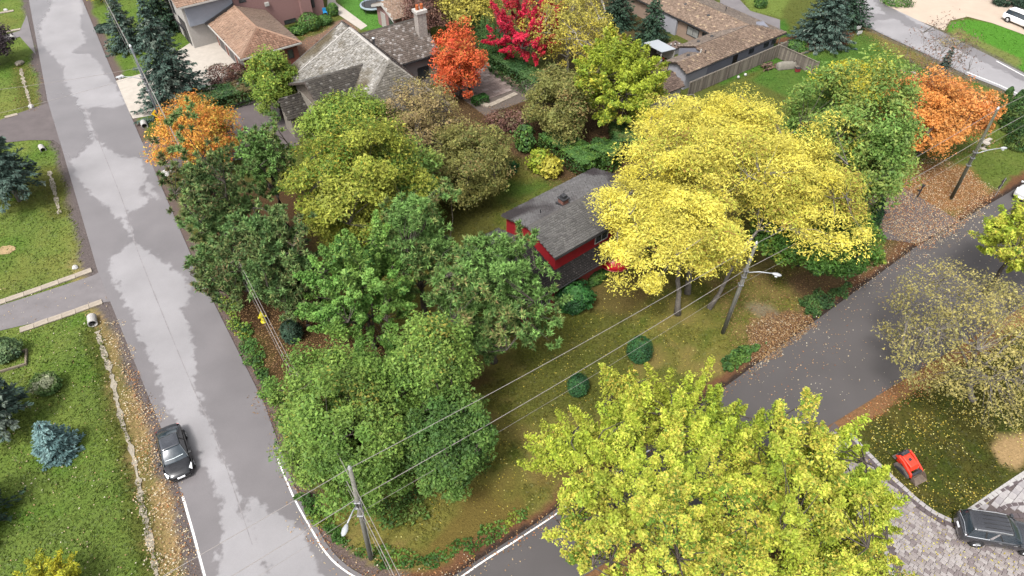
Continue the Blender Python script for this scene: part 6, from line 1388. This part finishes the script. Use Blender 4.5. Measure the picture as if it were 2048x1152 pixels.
for px, lb in (((1490, 152), 'white lawn ball beside the wooden fence, nearer the firewood'), ((1476, 157), 'small white lawn ball beside the yellow crown')):
    o = empty('ball', tuple(P(*px)), 0, lb, 'ball'); MB().lathe([(.001, 0), (.14, .05), (.2, .2), (.14, .35), (.001, .4)], (0, 0, 0), 14).build('shell', pw, o, smooth=True); MB().lathe([(.1, 0), (.1, .03)], (0, 0, 0), 10).build('foot', M_galv, o)
# lean-to and kitchen counter in the side yard
lt_ = empty('lean_to', tuple(P(1322, 122)), R_(36), 'white roofed lean-to beside the bungalow side yard', 'shelter')
MB().prism([(-1.5, -1.2, 2.1), (1.2, -1.2, 1.8), (1.2, -1.2, 1.88), (-1.5, -1.2, 2.18)], (0, 3.4, 0)).build('roof', plain('corrugated_white', A(206, 212, 220), .5), lt_)
for a in ((-1.4, -1.1), (1.1, -1.1), (-1.4, 2.1), (1.1, 2.1)): MB().box((a[0] - .05, a[1] - .05, 0), (a[0] + .05, a[1] + .05, 1.85)).build('post', M_trimw, lt_)
MB().box((-1.3, 1.9, 0), (1.0, 2.0, 1.8)).build('back_panel', M_fw[1], lt_); MB().box((1.15, -1.0, 0), (1.2, 2.0, 1.7)).build('side_panel', M_trimw, lt_)
for px, c, lb in (((1326, 121), (214, 92, 50), 'orange topped bucket under the lean-to'), ((1322, 124), (216, 214, 214), 'white bucket under the lean-to')):
    o = empty('bucket', tuple(P(*px)), 0, lb, 'bucket'); MB().lathe([(.001, 0), (.16, 0), (.2, .4), (.18, .4), (.15, .04), (.001, .04)], (0, 0, 0), 14).build('pail', plain('pail_%d' % c[1], A(*c), .5), o, smooth=True); MB().tube([(-.2, 0, .4), (0, .05, .5), (.2, 0, .4)], .015, 5).build('handle', M_trimd, o)
ct = empty('outdoor_counter', tuple(P(1345, 104)), R_(36), 'brown topped outdoor counter with clutter beside the bungalow', 'counter'); MB().box((-1.2, -.8, 0), (1.2, .8, .92)).build('cabinet', MATS['bungalow_white'], ct); MB().box((-1.3, -.9, .92), (1.3, .9, 1.0)).build('worktop', mat('worktop', A(128, 108, 98), .8, .2), ct)
for k in range(7): MB().box((-1 + k * .3, -.3 + .2 * (k % 3), 1.0), (-.85 + k * .3, -.1 + .2 * (k % 3), 1.12 + .06 * (k % 3))).build('pot', M_trimd if k % 2 else M_trimw, ct, bevel=.02)
# trampoline, blue chair, bird bath
tp = empty('trampoline', tuple(P(748, 20)), 0, 'round black trampoline with pale blue rim on the lawn', 'trampoline')
MB().tube([(1.9 * math.cos(a), 1.9 * math.sin(a), .85) for a in np.linspace(0, 2 * math.pi, 33)], .16, 8).build('rim_pad', plain('pad_blue', A(176, 196, 206), .6), tp); MB().lathe([(0.001, .84), (1.8, .85), (1.8, .87), (0.001, .86)], (0, 0, 0), 32).build('jump_mat', M_blk, tp)
for k in range(6):
    a = k * math.pi / 3; MB().tube([(1.95 * math.cos(a), 1.95 * math.sin(a), 0), (1.95 * math.cos(a), 1.95 * math.sin(a), 2.5)], .035, 6).build('pole', M_trimd, tp)
MB().tube([(1.95 * math.cos(a), 1.95 * math.sin(a), 2.5) for a in np.linspace(0, 2 * math.pi, 33)], .03, 6).build('net_ring', M_trimd, tp)
bc = empty('garden_chair', tuple(P(651, 30)), .4, 'bright blue plastic chair at the pink brick wall', 'chair'); mbl = plain('chair_blue', A(46, 150, 206, 1.6), .5)
MB().box((-.28, -.28, .42), (.28, .28, .47)).build('seat', mbl, bc, bevel=.02); MB().box((-.28, .24, .48), (.28, .3, 1.0)).build('backrest', mbl, bc, bevel=.02)
for a in ((-.25, -.25), (.25, -.25), (-.25, .25), (.25, .25)): MB().box((a[0] - .03, a[1] - .03, 0), (a[0] + .03, a[1] + .03, .42)).build('leg', mbl, bc)
bb_ = empty('bird_bath', tuple(P(1966, 297)), 0, 'stone bird bath on the lawn behind the leaning pole', 'bird bath'); MB().lathe([(.22, 0), (.22, .1), (.1, .15), (.1, .6), (.4, .72), (.42, .82), (.34, .8), (.001, .72)], (0, 0, 0), 18).build('basin', M_conc, bb_, smooth=True); MB().box((-.3, -.3, 0), (.3, .3, .06)).build('plinth', M_conc, bb_)
bn = empty('bench', tuple(P(1972, 286)), .5, 'small pale stone bench next to the bird bath', 'bench'); MB().box((-.6, -.2, .38), (.6, .2, .46)).build('seat', M_conc, bn, bevel=.02)
for x in (-.4, .4): MB().box((x - .08, -.16, 0), (x + .08, .16, .38)).build('leg', M_conc, bn)
for px, lb in (((1715, 62), 'white box sign on the verge beside the spruce'), ((1717, 72), 'white lawn sign on the green lawn')):
    o = empty('lawn_sign', tuple(P(*px)), .3, lb, 'sign'); MB().box((-.4, -.03, .3), (.4, .03, .75)).build('board', pw, o); MB().tube([(0, 0, 0), (0, 0, .3)], .03, 6).build('stake', M_galv, o)
gr = empty('gate_pillar', tuple(P(1752, 146)), .6, 'stone gate pillar with white lantern at the end of the low brick wall', 'pillar'); MB().box((-.35, -.35, 0), (.35, .35, 1.2)).build('shaft', mat('pillar_stone', A(164, 136, 124), .9, .3, 5), gr, bevel=.02); MB().box((-.42, -.42, 1.2), (.42, .42, 1.32)).build('cap', M_conc, gr, bevel=.02); MB().lathe([(.001, 0), (.2, .08), (.24, .25), (.15, .45), (.001, .5)], (0, 0, 1.32), 12).build('lantern', pw, gr, smooth=True)
lw_ = empty('garden_wall', tuple(P(1756, 148)), R_(-22), 'low brick garden wall with pale coping behind the orange maple', 'wall'); MB().box((.5, -.2, 0), (4.2, .2, .9)).build('brickwork', mat('wall_brick_pink', A(168, 128, 116), .9, .25, 8), lw_); MB().box((.45, -.26, .9), (4.25, .26, 1.0)).build('coping', M_conc, lw_, bevel=.02)
edge_stones('bed_edging', poly([(1600, 110), (1640, 95), (1692, 66)]), .2, .8, tw_, .2)

# ------------------------------------------------------------------ fallen leaves and grass
def scatter(px, n, seed, thr=None, sc=.5):
    r = np.random.default_rng(seed); pg = poly(px); lo, hi = pg.min(0), pg.max(0); p = r.uniform(lo, hi, (int(n * 2.5), 2)); s = sdist(p, pg) + (fbm(p * .6, seed) - .5) * 2.5
    k = s > 0
    if thr: k &= fbm(p * sc, seed + 3, 4) + r.normal(size=len(p)) * .12 > thr
    return p[k][:n]
LV = {'pale': [(236, 216, 178), (222, 190, 146), (206, 166, 122), (240, 230, 206)], 'orange': [(214, 148, 90), (228, 176, 124), (194, 122, 72), (234, 196, 154), (174, 106, 66)], 'yellow': [(224, 210, 96), (206, 186, 82), (230, 222, 140), (196, 170, 70)], 'brown': [(150, 112, 78), (176, 138, 96), (126, 92, 66), (196, 160, 110)]}
lp_, lc_, lz_ = [], [], []
def leaves(px, n, kind, seed, z=.05, thr=None, sc=.5):
    p = scatter(px, n, seed, thr, sc); r = np.random.default_rng(seed + 500); c = np.array([A(*q, k=1.9) for q in LV[kind]])
    lp_.append(p); lc_.append(c[r.integers(0, len(c), len(p))] * r.uniform(.75, 1.15, (len(p), 1))); lz_.append(np.full(len(p), z))
ORA = [(1700, 420), (1800, 345), (1880, 310), (1940, 340), (2000, 385), (1925, 442), (1960, 425), (1850, 500), (1780, 470), (1740, 440)]
leaves(ORA, 6500, 'orange', 1, .075); leaves(ORA, 6500, 'pale', 2, .08)
leaves([(1700, 440), (1930, 440), (1990, 400), (1960, 470), (1840, 520), (1700, 600), (1680, 560)], 1600, 'pale', 3, .08)
leaves([(1840, 200), (1990, 200), (2000, 300), (1900, 330), (1800, 320)], 2600, 'orange', 4)
leaves([(1480, 700), (1900, 450), (2060, 380), (2060, 560), (1690, 800), (1500, 900)], 900, 'pale', 5, .08)
leaves([(1250, 560), (1600, 520), (1700, 560), (1500, 740), (1100, 1000), (950, 1120), (700, 1130), (900, 900), (1100, 700)], 3000, 'yellow', 6, .05, .47, .25)
leaves([(1420, 560), (1640, 520), (1820, 460), (1840, 490), (1600, 640), (1480, 700)], 5200, 'brown', 7); leaves([(1490, 650), (1590, 622), (1640, 655), (1500, 745)], 4200, 'brown', 8); leaves([(1490, 650), (1590, 622), (1640, 655), (1500, 745)], 900, 'pale', 9)
leaves([(1700, 830), (1830, 745), (2060, 640), (2060, 940), (1900, 1040), (1780, 960)], 3800, 'yellow', 10, .05, .44, .35); leaves([(1690, 835), (2060, 605), (2060, 650), (1720, 870)], 3200, 'orange', 11); leaves([(1690, 865), (1900, 1045), (2060, 1060), (2060, 1160), (1780, 1160), (1700, 1000)], 500, 'yellow', 12, .11)
leaves([(195, 640), (235, 640), (330, 870), (400, 1160), (300, 1160), (270, 900)], 7200, 'pale', 13, .06, .44, .9); leaves([(215, 660), (250, 700), (330, 870), (405, 1160), (340, 1160), (275, 880)], 3200, 'brown', 14, .06, .46, .7); leaves([(245, 720), (330, 870), (400, 1150), (350, 1150), (280, 860)], 2400, 'orange', 15, .06, .47, .6)
leaves([(640, 1060), (720, 1140), (900, 1150), (1090, 1030), (1500, 735), (1520, 745), (1100, 1060), (900, 1170), (700, 1160), (600, 1040)], 4600, 'orange', 16, .07); leaves([(640, 1060), (720, 1140), (900, 1150), (1090, 1030), (1500, 735), (1520, 745), (1100, 1060), (900, 1170), (700, 1160)], 2600, 'brown', 17, .07)
leaves([(420, 590), (560, 600), (700, 640), (860, 720), (860, 800), (560, 780)], 7000, 'brown', 18); leaves([(560, 900), (700, 1100), (1000, 1140), (1100, 1060), (1000, 1160), (700, 1160), (560, 1060)], 420, 'pale', 19, .08)
leaves([(30, 130), (65, 130), (90, 200), (70, 225), (25, 220)], 500, 'brown', 20); leaves([(860, 200), (1240, 220), (1290, 330), (1130, 380), (1000, 300), (860, 300)], 5200, 'brown', 21); leaves([(480, 90), (690, 45), (720, 62), (600, 145)], 1600, 'orange', 22)
leaves([(1480, 700), (1690, 560), (1900, 480), (1690, 700), (1560, 830)], 420, 'orange', 23, .08); leaves([(0, 560), (190, 560), (300, 900), (360, 1152), (0, 1152)], 500, 'pale', 24); leaves([(470, 640), (560, 820), (640, 1040), (600, 1000), (520, 820)], 2200, 'brown', 25, .06); leaves([(1722, 50), (1930, 150), (1880, 160), (1720, 75)], 1500, 'brown', 26)
LP = np.vstack(lp_); LC = np.vstack(lc_); LZ = np.concatenate(lz_); r = np.random.default_rng(77); n_ = len(LP)
V, Fq = cards(np.c_[LP, LZ + r.random(n_) * .03], np.array((0, 0, 1.0)) + r.normal(size=(n_, 3)) * .28, .1 * r.uniform(.55, 1.5, n_), .75, r)
V[:, 2] = np.maximum(V[:, 2], .042)
tag(mesh_np('fallen_leaves', V, Fq, M_leaf, cols=np.repeat(LC, 4, 0)), kind='stuff')
def grass():
    r = np.random.default_rng(5); n = 230000; q = np.c_[r.uniform(-40, 2088, n), 1180 - 1220 * r.random(n) ** .8]
    u = (q[:, 0] - 1024) / F; v = -(q[:, 1] - 576) / F; c, s = math.cos(TH), math.sin(TH); dz = -s + v * c; t = -H / dz; p = np.c_[u * t, (c + v * s) * t]
    bad = (sdist(p, np.vstack([lp, rp_full[::-1]])) > -.1) | (sdist(p, np.vstack([up_full, lw_full[::-1]])) > -.1) | (sdist(p, np.vstack([TR_n, TR_f[::-1]])) > -.1)
    for pg in SHEETS: bad |= sdist(p, pg) > -.15
    p = p[~bad]; col = ground_col(p); g = col[:, 1] / (col[:, 0] + 1e-6); keep = g > .92; p = p[keep]; col = col[keep]
    m = len(p); hgt = .05 + .1 * fbm(p * .5, 9) * r.random(m); a = r.random(m) * 6.28; w_ = .07 + .07 * r.random(m)
    ca, sa = np.cos(a) * w_, np.sin(a) * w_; lean = r.normal(size=(m, 2)) * .07
    V = np.stack([np.c_[p[:, 0] - ca, p[:, 1] - sa, np.full(m, .0)], np.c_[p[:, 0] + ca, p[:, 1] + sa, np.full(m, .0)], np.c_[p + lean, hgt]], 1).reshape(-1, 3)
    cc = col * r.uniform(.85, 1.35, (m, 1)) * np.where(r.random((m, 1)) < .1, np.array([[1.35, 1.15, .9]]), 1)
    tag(mesh_np('grass', V, np.arange(3 * m).reshape(m, 3), M_leaf, cols=np.repeat(np.clip(cc, .003, .6), 3, 0)), kind='stuff')
grass()
